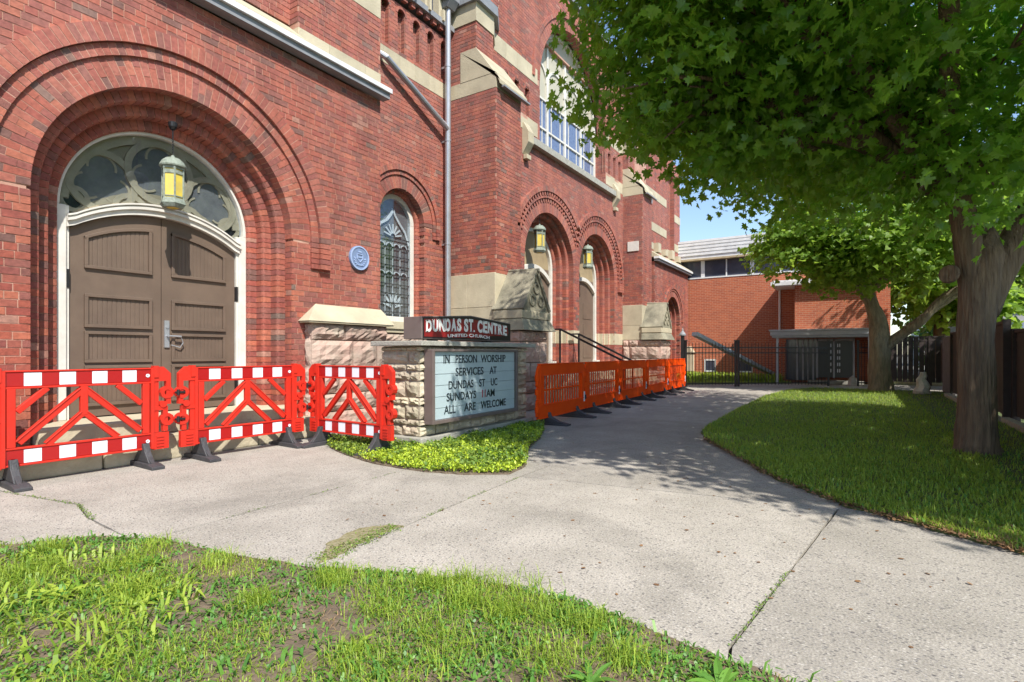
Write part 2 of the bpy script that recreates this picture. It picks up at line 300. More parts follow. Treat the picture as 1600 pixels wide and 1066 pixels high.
def npmesh(name, V, F, mname, parent=None, smooth=False):   # V (n,3), F (m,k) numpy
    me = bpy.data.meshes.new(name); k = F.shape[1]
    me.vertices.add(len(V)); me.vertices.foreach_set('co', V.astype(np.float32).ravel())
    me.loops.add(F.size); me.loops.foreach_set('vertex_index', F.astype(np.int32).ravel())
    me.polygons.add(len(F)); me.polygons.foreach_set('loop_start', np.arange(0, F.size, k, dtype=np.int32)); me.polygons.foreach_set('loop_total', np.full(len(F), k, dtype=np.int32))
    me.update(calc_edges=True); me.materials.append(M[mname])
    if not smooth: me.shade_flat()
    o = bpy.data.objects.new(name, me); COL.objects.link(o)
    if parent is not None: o.parent = parent; o.matrix_parent_inverse = parent.matrix_basis.inverted()
    return o
def child_local(name, me, parent, mtx):              # share mesh data, world matrix mtx
    o = bpy.data.objects.new(name, me); COL.objects.link(o); o.parent = parent; o.matrix_parent_inverse = parent.matrix_basis.inverted(); o.matrix_basis = mtx
    return o
pi = math.pi
def text_mesh(body, offset=0.0):
    cu = bpy.data.curves.new('t', 'FONT'); cu.body = body; cu.offset = offset; cu.resolution_u = 4; cu.extrude = .02
    o = bpy.data.objects.new('t', cu); COL.objects.link(o); bpy.context.view_layer.update()
    dg = bpy.context.evaluated_depsgraph_get(); me = bpy.data.meshes.new_from_object(o.evaluated_get(dg)); bpy.data.objects.remove(o); bpy.data.curves.remove(cu)
    V = np.empty(len(me.vertices)*3); me.vertices.foreach_get('co', V); V = V.reshape(-1, 3); F = [tuple(p.vertices) for p in me.polygons]; bpy.data.meshes.remove(me)
    return V, F
def add_text(mb, body, x0, x1, z0, z1, y, th, offset=0.0, mi=0, warp=None):   # text fitted to a box on a plane facing -Y
    V, F = text_mesh(body, offset); mn, mx = V.min(0), V.max(0)
    out = []
    for p in V:
        u = (p[0]-mn[0])/(mx[0]-mn[0]); v = (p[1]-mn[1])/(mx[1]-mn[1]); x = x0+u*(x1-x0)
        a, b = (z0, z1) if warp is None else warp(x)
        out.append((x, y-(th if p[2] > 0 else 0), a+v*(b-a)))
    mb.add(out, F, mi)
# ------------------------------------------------------------------ church
church = empty('church_building', (12, 7.5, 0), 'tall red brick church with round arches, stone bands and buttresses behind the plastic barriers', 'church')
BR = []                                   # every brick: corner, length vector, up vector, depth vector
CP, BH = .075, .066
def free(length, blk):
    segs = [(0, length)]
    for a, b in sorted(blk):
        new = []
        for s, e in segs:
            if b <= s or a >= e: new.append((s, e)); continue
            if a > s: new.append((s, a))
            if b < e: new.append((b, e))
        segs = new
    return [(s, e) for s, e in segs if e-s > .02]
mortar = MB()
def wall(O, U, length, z0, z1, D, blk=lambda z: [], mblk=None, depth=.1, rec=.0055, phase=0, dstop=None):
    O, U, D = Vector(O), Vector(U).normalized(), Vector(D).normalized()
    n0, n1 = int(round(z0/CP)), int(round(z1/CP)); mblk = mblk or blk
    for i in range(n0, n1):
        z = i*CP; zc = z+CP/2
        hdr = (i % 6 == 4); pitch = .106 if hdr else .213
        off = (0 if i % 2 else pitch/2)+phase+(.03*math.sin(i*5.1))
        for s, e in free(length, blk(zc)):
            u = math.floor((s-off)/pitch)*pitch+off
            while u < e-1e-4:
                a, b = max(u, s), min(u+pitch, e)
                if b-a > .035:
                    cuts = [(a, b)]
                    if not hdr and b-a > .2 and random.random() < .10: cuts = [(a, a+.106), (a+.106, b)]
                    for (a2, b2) in cuts:
                        j = .005; jd = random.uniform(-.0018, .0018); h = BH+random.uniform(-.003, .002)
                        last = b2 > e-.01 or a2 < s+.01
                        BR.append((O+U*(a2+(j if a2 > s+.001 else 0))+Vector((0, 0, z+.0045))+D*jd, U*(b2-a2-(j if a2 > s+.001 else 0)-(j if b2 < e-.001 else 0)), Vector((0, 0, h)), D*(depth*(2.2 if last and depth > .05 else 1))))
                u += pitch
        for s, e in free(length, mblk(zc)):
            p = O+U*s+D*rec+Vector((0, 0, z)); q = U*(e-s)
            mortar.add([p, p+q, p+q+Vector((0, 0, CP)), p+Vector((0, 0, CP))], [(0, 1, 2, 3)])
            for t, sg in ((s, 1), (e, -1)):
                p = O+U*(t+sg*.007)+D*rec+Vector((0, 0, z)); mortar.add([p, p+D*.22, p+D*.22+Vector((0, 0, CP)), p+Vector((0, 0, CP))], [(0, 1, 2, 3)])
def arcblk(cx, zs, r, zb):                        # opening: rectangle from zb to spring, half circle above
    def f(z):
        if z < zb: return []
        if z <= zs: return [(cx-r, cx+r)]
        d = r*r-(z-zs)**2
        return [(cx-math.sqrt(d), cx+math.sqrt(d))] if d > 0 else []
    return f
RING = MB(); RMORT = MB()
def ring(cx, zs, r0, r1, y, depth, a0=0, a1=pi, split=False, joint=.0045, w=.075, mort=True):
    n = max(3, int(round((r0+ (r1-r0)*.4)*(a1-a0)/w)))
    if mort: RMORT.arc((cx, zs), r0+.003, r1-.003, y+.004, y+depth, a0, a1, n)
    for i in range(n):
        t0, t1 = a0+(a1-a0)*i/n, a0+(a1-a0)*(i+1)/n; tm = (t0+t1)/2
        parts = [(r0, r1)]
        if split:
            m = r0+(r1-r0)*(.36 if i % 2 else .66); parts = [(r0, m), (m, r1)]
        for ra, rb in parts:
            jd = random.uniform(-.002, .003)
            vs = []
            for (r, sg) in ((ra, -1), (rb, -1), (rb, 1), (ra, 1)):
                half = (t1-t0)/2-joint/r; t = tm+sg*half; rr = r+(joint if (r == ra and ra > r0) else 0)
                vs.append((cx+rr*math.cos(t), zs+rr*math.sin(t)))
            RING.add([(a, y+jd, b) for a, b in vs]+[(a, y+depth, b) for a, b in vs], [(0, 1, 2, 3), (0, 4, 5, 1), (1, 5, 6, 2), (2, 6, 7, 3), (3, 7, 4, 0)])
def bull_order(cx, zs, rin, rout, y, depth, zb):   # stepped moulded order: arch bricks and jamb bricks with rounded arris
    c = .035
    n = int(round(rin*pi/.075))
    prof = [(rout+.04, y), (rin+c, y), (rin+c*.3, y+c*.3), (rin, y+c), (rin, y+depth)]
    RMORT.arc((cx, zs), rin+.012, rout+.03, y+.012, y+depth, 0, pi, n)
    for i in range(n):
        t0, t1 = pi*i/n, pi*(i+1)/n; g = .0045/rin; base = len(RING.v)
        for t in (t0+g, t1-g):
            for r, yy in prof: RING.v.append((cx+r*math.cos(t), yy, zs+r*math.sin(t)))
        k = len(prof)
        for j in range(k-1): RING.f.append((base+j, base+j+1, base+k+j+1, base+k+j)); RING.mi.append(0)
        RING.f.append(tuple(base+j for j in range(k))); RING.f.append(tuple(base+k+j for j in range(k))); RING.mi += [0, 0]
    z = zb
    while z < zs-.01:
        for sgn in (-1, 1):
            pr = [(cx+sgn*r, yy) for r, yy in prof]+[(cx+sgn*(rout+.04), y+depth)]
            RING.prism(pr, 'z', z+.0045, min(z+.0705, zs))
        z += CP
    for sgn in (-1, 1):
        a, b = sorted((cx+sgn*(rin+.012), cx+sgn*(rout+.03))); RMORT.box(a, b, y+.012, y+depth, zb, zs)
def bound(x): return [(-9, x)]
# --- west wing (the near facade, plane Y = 6.6) with the great door
AX, AZ, AR = 3.27, 2.73, 1.40; DY = 7.17
ia = arcblk(AX+1, AZ, AR+.28, 0); im = arcblk(AX+1, AZ, AR+.03, 0)
def blkA(z):
    b = []
    if z < AZ: b = [(AX+1-AR, AX+1+AR)]
    else: b = ia(z)
    if z < 1.60: b.append((4.89+1, 7.4))
    if z < .16: b.append((-1, 7.4))
    return b
def mblkA(z):
    b = im(z)
    if z < 1.6: b.append((5.9, 7.4))
    return b
wall((-1, 6.6, 0), (1, 0, 0), 7.31, .15, 5.25, (0, 1, 0), blkA, mblkA)
ring(AX, AZ, AR, AR+.30, 6.6-.004, .2, split=True)
ring(AX, AZ, AR+.30, AR+.42, 6.6-.035, .14)
ring(AX, AZ, AR+.425, AR+.60, 6.6-.075, .17)
for sg in (-1, 1):                                   # hood mould drops and label stops
    x0 = AX+sg*(AR+.36); z = AZ-.3
    for (xa, xb, y) in ((AR+.30, AR+.42, 6.565), (AR+.425, AR+.60, 6.525)):
        zz = AZ-.001
        while zz > AZ-.32: 
            a, b = sorted((AX+sg*xa, AX+sg*xb)); RING.box(a+.001, b-.001, y, 6.64, zz-.07, zz-.004); zz -= CP
for k in range(1, 4): bull_order(AX, AZ, AR-.118*k, AR-.118*(k-1), 6.6+.15*k, .16, .2)
for sg in (-1, 1):                                   # inner face of first order jamb
    wall((AX+sg*AR, 6.605, 0), (0, 1, 0), .2, .15, AZ, (sg, 0, 0), depth=.04)
# corner return of the wing
wall((6.312, 6.6, 0), (0, 1, 0), .82, 1.6, 5.3, (-1, 0, 0), depth=.03)
wall((6.312, 6.6, 0), (0, 1, 0), .82, 5.7, 9.6, (-1, 0, 0), depth=.03)
# above the string course: recessed centre, flush pier at the corner
wall((-1, 6.78, 0), (1, 0, 0), 5.77, 5.76, 9.6, (0, 1, 0))
wall((4.77, 6.6, 0), (1, 0, 0), 1.54, 5.70, 6.6, (0, 1, 0))
wall((4.77, 6.6, 0), (1, 0, 0), 1.54, 7.2, 9.6, (0, 1, 0))
wall((4.772, 6.6, 0), (0, 1, 0), .18, 5.76, 9.6, (1, 0, 0), depth=.03)
# --- link bay (plane Y = 7.4) with the leaded lancet
WX, WZ, WR = 7.66, 3.70, .60
wA = arcblk(WX-6.3, WZ, WR+.24, 1.72); wM = arcblk(WX-6.3, WZ, WR+.02, 1.72)
def blkB(z): return wA(z) if z > WZ else ([(WX-6.3-WR, WX-6.3+WR)] if z > 1.72 else [])
niches_B = [7.20, 7.62, 8.04, 8.46, 8.88]
def nb(z): return [(x-6.3-.10, x-6.3+.10) for x in niches_B] if (z < 7.62 or abs(z-7.62) < .09) and z > 6.9 else []
wall((6.3, 7.4, 0), (1, 0, 0), 2.78, 1.5, 6.50, (0, 1, 0), blkB, lambda z: wM(z))
wall((6.3, 7.4, 0), (1, 0, 0), 2.78, 6.825, 7.80, (0, 1, 0), nb)
for x in niches_B:
    wall((x-.10, 7.405, 0), (0, 1, 0), .12, 6.825, 7.65, (-1, 0, 0), depth=.03); wall((x+.10, 7.405, 0), (0, 1, 0), .12, 6.825, 7.65, (1, 0, 0), depth=.03)
wall((6.3, 7.52, 0), (1, 0, 0), 2.78, 6.825, 7.65, (0, 1, 0))
ring(WX, WZ, WR, WR+.25, 7.396, .2)
ring(WX, WZ, WR+.25, WR+.33, 7.37, .14, a1=pi); ring(WX, WZ, WR+.335, WR+.44, 7.34, .15)
for (xa, xb, y) in ((WR+.25, WR+.33, 7.37), (WR+.335, WR+.44, 7.34)):
    zz = WZ
    while zz > WZ-.22: RING.box(WX+xa, WX+xb-.001, y, 7.44, zz-.07, zz-.004); zz -= CP
for k in (1,): bull_order(WX, WZ, WR-.075*k, WR-.075*(k-1), 7.4+.13*k, .18, 1.72)
# --- buttresses (X0 = left face, front Y = 6.2)
def buttress(X0, yb, Wd=.95):
    wall((X0, 6.2, 0), (0, 1, 0), yb-6.2, 2.775, 6.525, (1, 0, 0), depth=.06)
    wall((X0, 6.2, 0), (1, 0, 0), Wd, 2.775, 6.525, (0, 1, 0), depth=.06)
    wall((X0+Wd, 6.2, 0), (0, 1, 0), 1.2, 2.775, 6.525, (-1, 0, 0), depth=.06)
    # upper canted stage
    wall((X0, 6.7, 0), (0, 1, 0), yb-6.7, 6.825, 8.025, (1, 0, 0), depth=.06)
    wall((X0, 6.7, 0), (1, 0, 0), .62, 7.425, 8.025, (0, 1, 0), depth=.06)
    a = Vector((X0+.62, 6.7, 0)); b = Vector((X0+1.0, 6.95, 0)); d = (b-a)
    wall(a, d, d.length, 7.425, 8.025, (-d.y, d.x, 0), depth=.05)
    wall((X0, 6.8, 0), (1, 0, 0), 1.0, 8.85, 9.6, (0, 1, 0)); wall((X0, 6.8, 0), (0, 1, 0), yb-6.8, 8.85, 9.6, (1, 0, 0), depth=.05)
    s = MB()
    s.box(X0-.004, X0+Wd+.004, 6.194, yb-.002, 6.53, 6.83)                      # band
    o = s.build('stone_band', 'ashlar', church)
    s = MB(); s.prism([(6.10, 6.58), (6.10, 6.66), (6.70, 7.47), (7.1, 7.47), (7.1, 6.832), (6.2, 6.832)], 'x', X0-.01, X0+Wd+.10)
    s.build('weathering_stone', 'ashlar', church)
    s = MB(); s.box(X0+Wd*.1, X0+Wd+.16, 6.05, 6.13, 6.545, 6.58); s.build('weathering_drip', 'lead', church)
    poly = [(X0-.02, yb), (X0-.02, 6.68), (X0+.63, 6.68), (X0+1.03, 6.93), (X0+1.03, yb)]
    s = MB(); s.prism(poly, 'z', 8.03, 8.42); s.build('canted_band', 'ashlar', church)
    s = MB(); p2 = [(X0-.09, yb), (X0-.09, 6.60), (X0+.66, 6.60), (X0+1.12, 6.88), (X0+1.12, yb)]; s.prism(p2, 'z', 8.42, 8.62)
    s.prism([(X0, yb), (X0, 6.75), (X0+.6, 6.75), (X0+.95, 7.0), (X0+.95, yb)], 'z', 8.62, 8.86); s.build('lead_capping', 'lead', church)
    # core so no light leaks
    s = MB(); s.box(X0+.05, X0+Wd-.05, 6.3, 8, 0, 6.6); s.box(X0+.05, X0+.6, 6.76, 8, 6.6, 9.6); s.box(X0+.6, X0+.95, 7.02, 8, 6.6, 9.6); s.build('buttress_core', 'mortar', church)
    # ashlar skirt and gabled foot
    for (ya, yb2) in ((5.5, 6.2), (6.204, 6.9), (6.904, yb-.003)):
        if yb2 > ya: 
            s = MB(); s.box(X0-.03 if ya > 5.9 else X0-.031, X0+Wd+.03, ya, yb2, 2.09, 2.785) if ya > 6 else None
            if s.v: s.build('stone_block', 'ashlar', church, bev=.008)
            s = MB(); s.box(X0-.03, X0+Wd+.03, ya, yb2, 1.60, 2.085) if ya > 6 else None
            if s.v: s.build('stone_block', 'ashlar', church, bev=.008)
    xc = X0+Wd/2; g0, g1 = X0-.11, X0+Wd+.11
    gab = [(g0, 1.60), (g1, 1.60), (g1+.02, 1.66), (g1-.03, 2.02), (xc+.06, 2.80), (xc-.06, 2.80), (g0+.03, 2.02), (g0-.02, 1.66)]
    s = MB(); s.prism([(g0+.05, 1.83), (g1-.05, 1.83), (g1-.06, 2.06), (xc, 2.78), (g0+.06, 2.06)], 'y', 5.54, 6.19); s.build('gable_block', 'dark_stone', church, bev=.01)
    # roof slabs and roll
    for sg in (-1, 1):
        a = Vector((xc+sg*(Wd/2+.09), 5.50, 2.03)); b = Vector((xc+sg*.03, 5.50, 2.84)); n = Vector((sg*.8, 0, .53)).normalized()
        s = MB(); s.obox(a, b-a, Vector((0, .76, 0)), -n*.07); s.build('gable_roof_slab', 'dark_stone', church, bev=.01)
    s = MB(); s.tube([(xc, 5.47, 2.83), (xc, 6.19, 2.86)], .035, 8); s.build('ridge_roll', 'dark_stone', church)
    # trefoil sunk in the gable: dark foils built as recessed rings
    s = MB()
    for (dx, dz) in ((0, 2.47), (-.17, 2.22), (.17, 2.22)):
        s.arc((xc+dx, dz), .075, .12, 5.515, 5.56, 0, 2*pi, 14)
    s.build('trefoil_moulding', 'dark_stone', church)
    # string and splayed drip
    s = MB(); s.box(g0+.0, g1-.0, 5.52, 6.196, 1.835, 1.995); s.build('stone_block', 'ashlar', church, bev=.01)
    s = MB(); s.add([(g0-.06, 5.42, 1.60), (g1+.06, 5.42, 1.60), (g1+.06, 6.198, 1.60), (g0-.06, 6.198, 1.60), (g0+.02, 5.53, 1.83), (g1-.02, 5.53, 1.83), (g1-.02, 6.198, 1.83), (g0+.02, 6.198, 1.83)],
               [(0,3,2,1),(4,5,6,7),(0,1,5,4),(1,2,6,5),(2,3,7,6),(3,0,4,7)]); s.build('splayed_drip', 'dark_stone', church, bev=.01)
    # rock-faced foot
    rocks_y(X0-.03, X0+Wd+.04, 5.58, 0, 1.59)
    rocks_x(X0-.05, 5.6, yb-.02, 0, 1.59)
    s = MB(); s.box(X0+.03, X0+Wd-.02, 5.68, 8, 0, 1.6); s.build('plinth_core', 'rock', church)
def rock(c, u, d, w, h, depth, name='rock_faced_stone', mname='rock', amp=.045, parent=None, ns=6):
    """one rock-faced block: face grid bulging outwards (u along, d inwards)"""
    c, u, d = Vector(c), Vector(u).normalized(), Vector(d).normalized(); nx = max(4, int(w/h*ns*.7)); nx = min(nx, 14); nz = ns
    s = MB(); sd = random.random()*50; g = .008
    for j in range(nz+1):
        for i in range(nx+1):
            a, b = i/nx, j/nz; e = min(1, min(a, 1-a)*w/h*4.5, min(b, 1-b)*5.0)
            n = (math.sin(a*7*w/h+sd)+math.sin(b*9+sd*1.7+a*5)+math.sin((a*w/h+b)*13+sd*.6)*.6+random.uniform(-.9, .9))/3.2
            out = (e**.6)*amp*(1+.75*n)
            if b < .22 and e > .4: out *= .55
            s.v.append(tuple(c+u*(g+a*(w-2*g)+(random.uniform(-.008, .008) if 0 < i < nx else 0))+Vector((0, 0, g+b*(h-2*g)))-d*out))
    for j in range(nz):
        for i in range(nx):
            q = j*(nx+1)+i; s.f.append((q, q+1, q+nx+2, q+nx+1)); s.mi.append(0)
    m = len(s.v); per = [i for i in range(nx+1)]+[(j+1)*(nx+1)-1 for j in range(1, nz+1)]+[nz*(nx+1)+i for i in range(nx-1, -1, -1)]+[j*(nx+1) for j in range(nz-1, 0, -1)]
    for k in per: s.v.append(tuple(Vector(s.v[k])+d*depth))
    for k in range(len(per)): s.f.append((per[k], per[(k+1) % len(per)], m+(k+1) % len(per), m+k)); s.mi.append(0)
    return s.build(name, mname, parent if parent is not None else church, fix=True)
def courses(z0, z1, hs):
    z = z0; i = 0; out = []
    while z < z1-.06:
        h = min(hs[i % len(hs)], z1-z); 
        if z1-(z+h) < .08: h = z1-z
        out.append((z, h)); z += h; i += 1
    return out
def rocks_y(x0, x1, y, z0, z1, hs=(.34, .24, .38, .42, .18), depth=.12, lens=(.55, .75, .4, .65)):
    for i, (z, h) in enumerate(courses(z0, z1, hs)):
        x = x0; k = i
        while x < x1-.05:
            L = lens[k % len(lens)]*random.uniform(.85, 1.15)
            if x+L > x1-.18: L = x1-x
            rock((x, y, z), (1, 0, 0), (0, 1, 0), L, h, depth); x += L; k += 1
def rocks_x(x, y0, y1, z0, z1, hs=(.34, .24, .38, .42, .18), depth=.1, lens=(.5, .7, .38)):
    for i, (z, h) in enumerate(courses(z0, z1, hs)):
        y = y0; k = i
        while y < y1-.05:
            L = lens[k % len(lens)]*random.uniform(.85, 1.15)
            if y+L > y1-.18: L = y1-y
            rock((x, y, z), (0, 1, 0), (1, 0, 0), L, h, depth); y += L; k += 1
buttress(9.07, 7.4); buttress(17.83, 6.9)
# corner plinth of the west wing
rocks_y(4.89, 6.33, 6.47, 0, 1.585, hs=(.30, .26, .36, .42, .2), lens=(.55, .9, .45, .7))
rocks_x(4.90, 6.47, 6.62, 0, 1.585, depth=.05, lens=(.3,))
s = MB(); s.box(4.93, 6.30, 6.53, 6.8, 0, 1.59); s.build('plinth_core', 'rock', church)
s = MB(); s.add([(4.77, 6.36, 1.60), (6.41, 6.36, 1.60), (6.41, 6.7, 1.60), (4.77, 6.7, 1.60), (5.06, 6.6, 1.86), (6.33, 6.6, 1.86), (6.33, 6.7, 1.86), (5.06, 6.7, 1.86)],
      [(0,3,2,1),(4,5,6,7),(0,1,5,4),(1,2,6,5),(2,3,7,6),(3,0,4,7)]); s.box(4.79, 6.39, 6.375, 6.6, 1.575, 1.599); s.build('plinth_capstone', 'ashlar', church, bev=.006)
rocks_y(6.3, 9.05, 7.34, 0, 1.52, hs=(.34, .4, .3, .28, .2))
s = MB(); s.box(6.3, 9.1, 7.42, 7.9, 0, 1.6); s.build('plinth_core', 'rock', church)
s = MB(); s.box(6.32, 9.05, 7.30, 7.5, 1.53, 1.60); s.box(6.98, 8.36, 7.27, 7.72, 1.60, 1.74); s.build('window_sill', 'ashlar', church, bev=.006)
# foundation course under the great door wall
for x0, x1 in ((-1, .3), (.305, 1.86), (4.68, 4.9)):
    s = MB(); s.box(x0, x1-.005, 6.50, 6.8, 0, .155); s.build('foundation_stone', 'base_stone', church, bev=.015)
for i, (x0, x1) in enumerate(((1.4, 2.35), (2.36, 3.2), (3.21, 4.0), (4.01, 4.9))):
    s = MB(); s.box(x0, x1-.006, 6.3+.01*(i % 2), 6.85, 0, .27); s.build('step_stone', 'base_stone', church, bev=.02)
for i, (x0, x1) in enumerate(((1.89, 3.3), (3.306, 4.66))):
    s = MB(); s.box(x0, x1, 6.46, 7.2, .272, .435); s.build('door_sill', 'white' if False else 'ashlar', church, bev=.012)
# string course, flashing and stone band on the west wing
s = MB(); s.box(-1, 6.39, 6.40, 6.6, 5.36, 5.43); s.build('string_flashing', 'flash', church)
s = MB(); s.box(-1, 6.37, 6.44, 6.6, 5.27, 5.359); s.build('string_soffit', 'lead', church)
s = MB(); s.prism([(6.42, 5.432), (6.42, 5.45), (6.80, 5.76), (6.9, 5.76), (6.9, 5.432)], 'x', -1, 4.77); s.build('sloped_stone', 'ashlar', church)
for x0, x1 in ((4.775, 5.3), (5.304, 6.0), (6.004, 6.318)):
    s = MB(); s.box(x0, x1, 6.594, 6.9, 5.432, 5.70); s.build('stone_block', 'ashlar', church, bev=.004)
for x0, x1 in ((4.77, 5.5), (5.504, 6.318)):
    s = MB(); s.box(x0, x1, 6.594, 6.9, 6.6, 7.2); s.build('stone_block', 'ashlar', church, bev=.004)
# blind-arcade sill band on the link bay, arch heads, corbel table
x = 6.32
while x < 9.0:
    s = MB(); s.box(x, min(x+.416, 9.05), 7.393, 7.6, 6.51, 6.825); s.build('stone_block', 'ashlar', church, bev=.004); x += .42
for x in niches_B:
    s = MB(); s.prism([(7.39, 6.828), (7.56, 6.828), (7.56, 6.95)], 'x', x-.10, x+.10); s.build('niche_sill', 'ashlar', church)
    s = MB(); s.arc((x, 7.62), .10, .15, 7.392, 7.44, 0, pi, 10); s.build('niche_arch', 'brick', church)
i = 0; x = 6.34
while x < 9.0:
    s = MB(); s.box(x, x+.10, 7.31, 7.4, 7.86, 7.95); s.build('corbel', 'brick', church); x += .21; i += 1
s = MB(); s.box(6.32, 9.06, 7.26, 7.6, 7.95, 8.06); s.build('cornice', 'lead', church)
x = 6.5
while x < 9.0:
    s = MB(); s.box(x, x+.16, 7.3, 7.5, 8.06, 9.3); s.box(x+.05, x+.11, 7.22, 7.3, 8.0, 8.22); s.build('stone_pilaster', 'ashlar', church); x += .42
s = MB(); s.box(6.32, 9.06, 7.46, 7.6, 8.06, 9.3); s.build('clerestory_panel', 'darkglass', church)
s = MB(); s.box(6.32, 9.06, 7.2, 7.6, 9.3, 9.6); s.build('parapet_stone', 'ashlar', church)
# --- centre (plane Y = 6.9): twin doors, big window
C1, C2, CR, CZ, CY = 12.67, 15.73, 1.34, 3.50, 6.9; GX, GR, GZ = 14.2, 2.12, 8.1
SZ = 6.30
c1 = arcblk(C1-9.9, CZ, CR+.28, .8); c2 = arcblk(C2-9.9, CZ, CR+.28, .8); m1 = arcblk(C1-9.9, CZ, CR+.03, .8); m2 = arcblk(C2-9.9, CZ, CR+.03, .8)
nich = [10.5, 10.97, 11.45, 16.62, 17.07, 17.53]
def winblk(z):
    if z < 6.47: return []
    if z < GZ: return [(GX-GR-9.9, GX+GR-9.9)]
    d = (GR+.3)**2-(z-GZ)**2; return [(GX-9.9-math.sqrt(d), GX-9.9+math.sqrt(d))] if d > 0 else []
def blkC(z):
    b = []
    if z > .8:
        b += (c1(z)+c2(z)) if z > CZ else [(C1-9.9-CR, C1-9.9+CR), (C2-9.9-CR, C2-9.9+CR)]
    if 1.42 < z < 1.80: b.append((-1, 20))
    b += winblk(z)
    if 6.98 < z < 7.65: b += [(x-10.0, x-9.8) for x in nich]
    if 6.6 < z < 6.98: b += [(0, 2.1), (6.45, 9)]
    if 7.92 < z < 8.33: b += [(0, 2.15), (6.45, 9)]
    return b
def mC(z):
    b = m1(z)+m2(z)
    if 6.98 < z < 7.65: b += [(x-10.0, x-9.8) for x in nich]
    if z > 6.4: b += arcblk(GX-9.9, GZ, GR+.02, 6.4)(z)
    return b
wall((9.9, CY, 0), (1, 0, 0), 7.93, 0, 11.0, (0, 1, 0), blkC, mC)
wall((9.9, CY+.1, 0), (1, 0, 0), 7.93, 6.975, 7.7, (0, 1, 0), lambda z: [(GX-GR-9.9-.2, GX+GR-9.9+.2)])
for x in nich:
    wall((x-.10, CY+.005, 0), (0, 1, 0), .1, 6.975, 7.65, (-1, 0, 0), depth=.03)
    wall((x+.10, CY+.005, 0), (0, 1, 0), .1, 6.975, 7.65, (1, 0, 0), depth=.03)
    s = MB(); s.arc((x, 7.6), .10, .15, CY-.008, CY+.04, 0, pi, 10); s.build('niche_arch', 'brick', church)
for cx, a0, a1 in ((C1, 0.06, pi), (C2, 0, pi-.06)):
    ring(cx, CZ, CR, CR+.27, CY-.004, .2)
    lim = math.acos(min(1, 1.53/(CR+.5)))
    b0, b1 = (lim, pi) if cx == C1 else (0, pi-lim)
    RING_n = 60
    for (ra, rb, y, dent) in ((CR+.27, CR+.36, CY-.03, True), (CR+.365, CR+.43, CY-.05, False), (CR+.435, CR+.53, CY-.065, True), (CR+.535, CR+.66, CY-.085, False)):
        lim = math.acos(min(1, 1.53/rb)) if rb > 1.53 else 0
        b0, b1 = (lim, pi) if cx == C1 else (0, pi-lim)
        ring(cx, CZ, ra, rb, y, .14, a0=b0, a1=b1, w=(.13 if dent else .075), joint=(.034 if dent else .0045), mort=not dent)
    for k in range(1, 4): bull_order(cx, CZ, CR-.105*k, CR-.105*(k-1), CY+.15*k, .16, .8)
    for k in range(0, 4):
        for sg in (-1, 1):
            rin, rout, y = CR-.105*k-.004, CR-.105*(k-1), CY+.15*k-.004; c = .035
            s = MB(); s.prism([(cx+sg*r_, y_) for r_, y_ in ((rout+(.03 if k else -.07), y), (rin+c, y), (rin, y+c), (rin, y+.16), (rout+(.03 if k else -.07), y+.16))], 'z', 1.431, 1.799); s.build('jamb_stone', 'ashlar', church)
    for sg in (-1, 1): wall((cx+sg*CR, CY+.005, 0), (0, 1, 0), .2, .75, CZ, (sg, 0, 0), depth=.04)
for sg, cx in ((-1, C1), (1, C2)):
    z = CZ
    while z > CZ-.25: 
        a, b = sorted((cx+sg*(CR+.27), cx+sg*(CR+.66))); RING.box(a, b, CY-.085, CY+.03, z-.071, z-.004); z -= CP
# stone band at door height
for x0, x1 in ((9.98, C1-CR), (C1+CR, C2-CR), (C2+CR, 17.8)):
    s = MB(); n = 1 if x1-x0 < .6 else 2
    for k in range(n):
        s = MB(); s.box(x0+(x1-x0)*k/n, x0+(x1-x0)*(k+1)/n-.004, CY-.008, CY+.2, 1.43, 1.80); s.build('stone_block', 'ashlar', church, bev=.003)
# big window sill, corbels, stone bands
for k in range(7):
    x0 = 11.5+5.4*k/7; s = MB(); s.box(x0, x0+5.4/7-.004, CY-.14, CY+.4, 6.30, 6.47); s.build('sill_slab', 'capstone', church, bev=.005)
for x0 in (11.22, 16.9):
    s = MB(); s.prism([(6.72, 6.25), (6.9, 5.98), (6.98, 5.98), (6.98, 6.75), (6.86, 6.75), (6.72, 6.5)], 'x', x0, x0+.26); s.box(x0+.03, x0+.23, 6.78, 6.89, 5.86, 5.97); s.build('corbel_block', 'ashlar', church, bev=.01)
for a, b in ((10.02, 11.95), (16.36, 17.8)):
    n = 4
    for k in range(n):
        xa = a+(b-a)*k/n; s = MB(); s.box(xa, xa+(b-a)/n-.004, CY-.009, CY+.15, 6.6, 6.88+.07*(k % 2)); s.build('stone_block', 'ashlar', church, bev=.004)
        s = MB(); s.box(xa, xa+(b-a)/n-.004, CY-.009, CY+.15, 7.93, 8.32); s.build('stone_block', 'ashlar', church, bev=.004)
ring(GX, GZ, GR, GR+.3, CY-.004, .3); ring(GX, GZ, GR+.3, GR+.4, CY-.04, .12)
for sg in (-1, 1):
    z0 = 6.45; wall((GX+sg*GR, CY+.005, 0), (0, 1, 0), .42, 6.45, GZ, (sg, 0, 0), depth=.04)
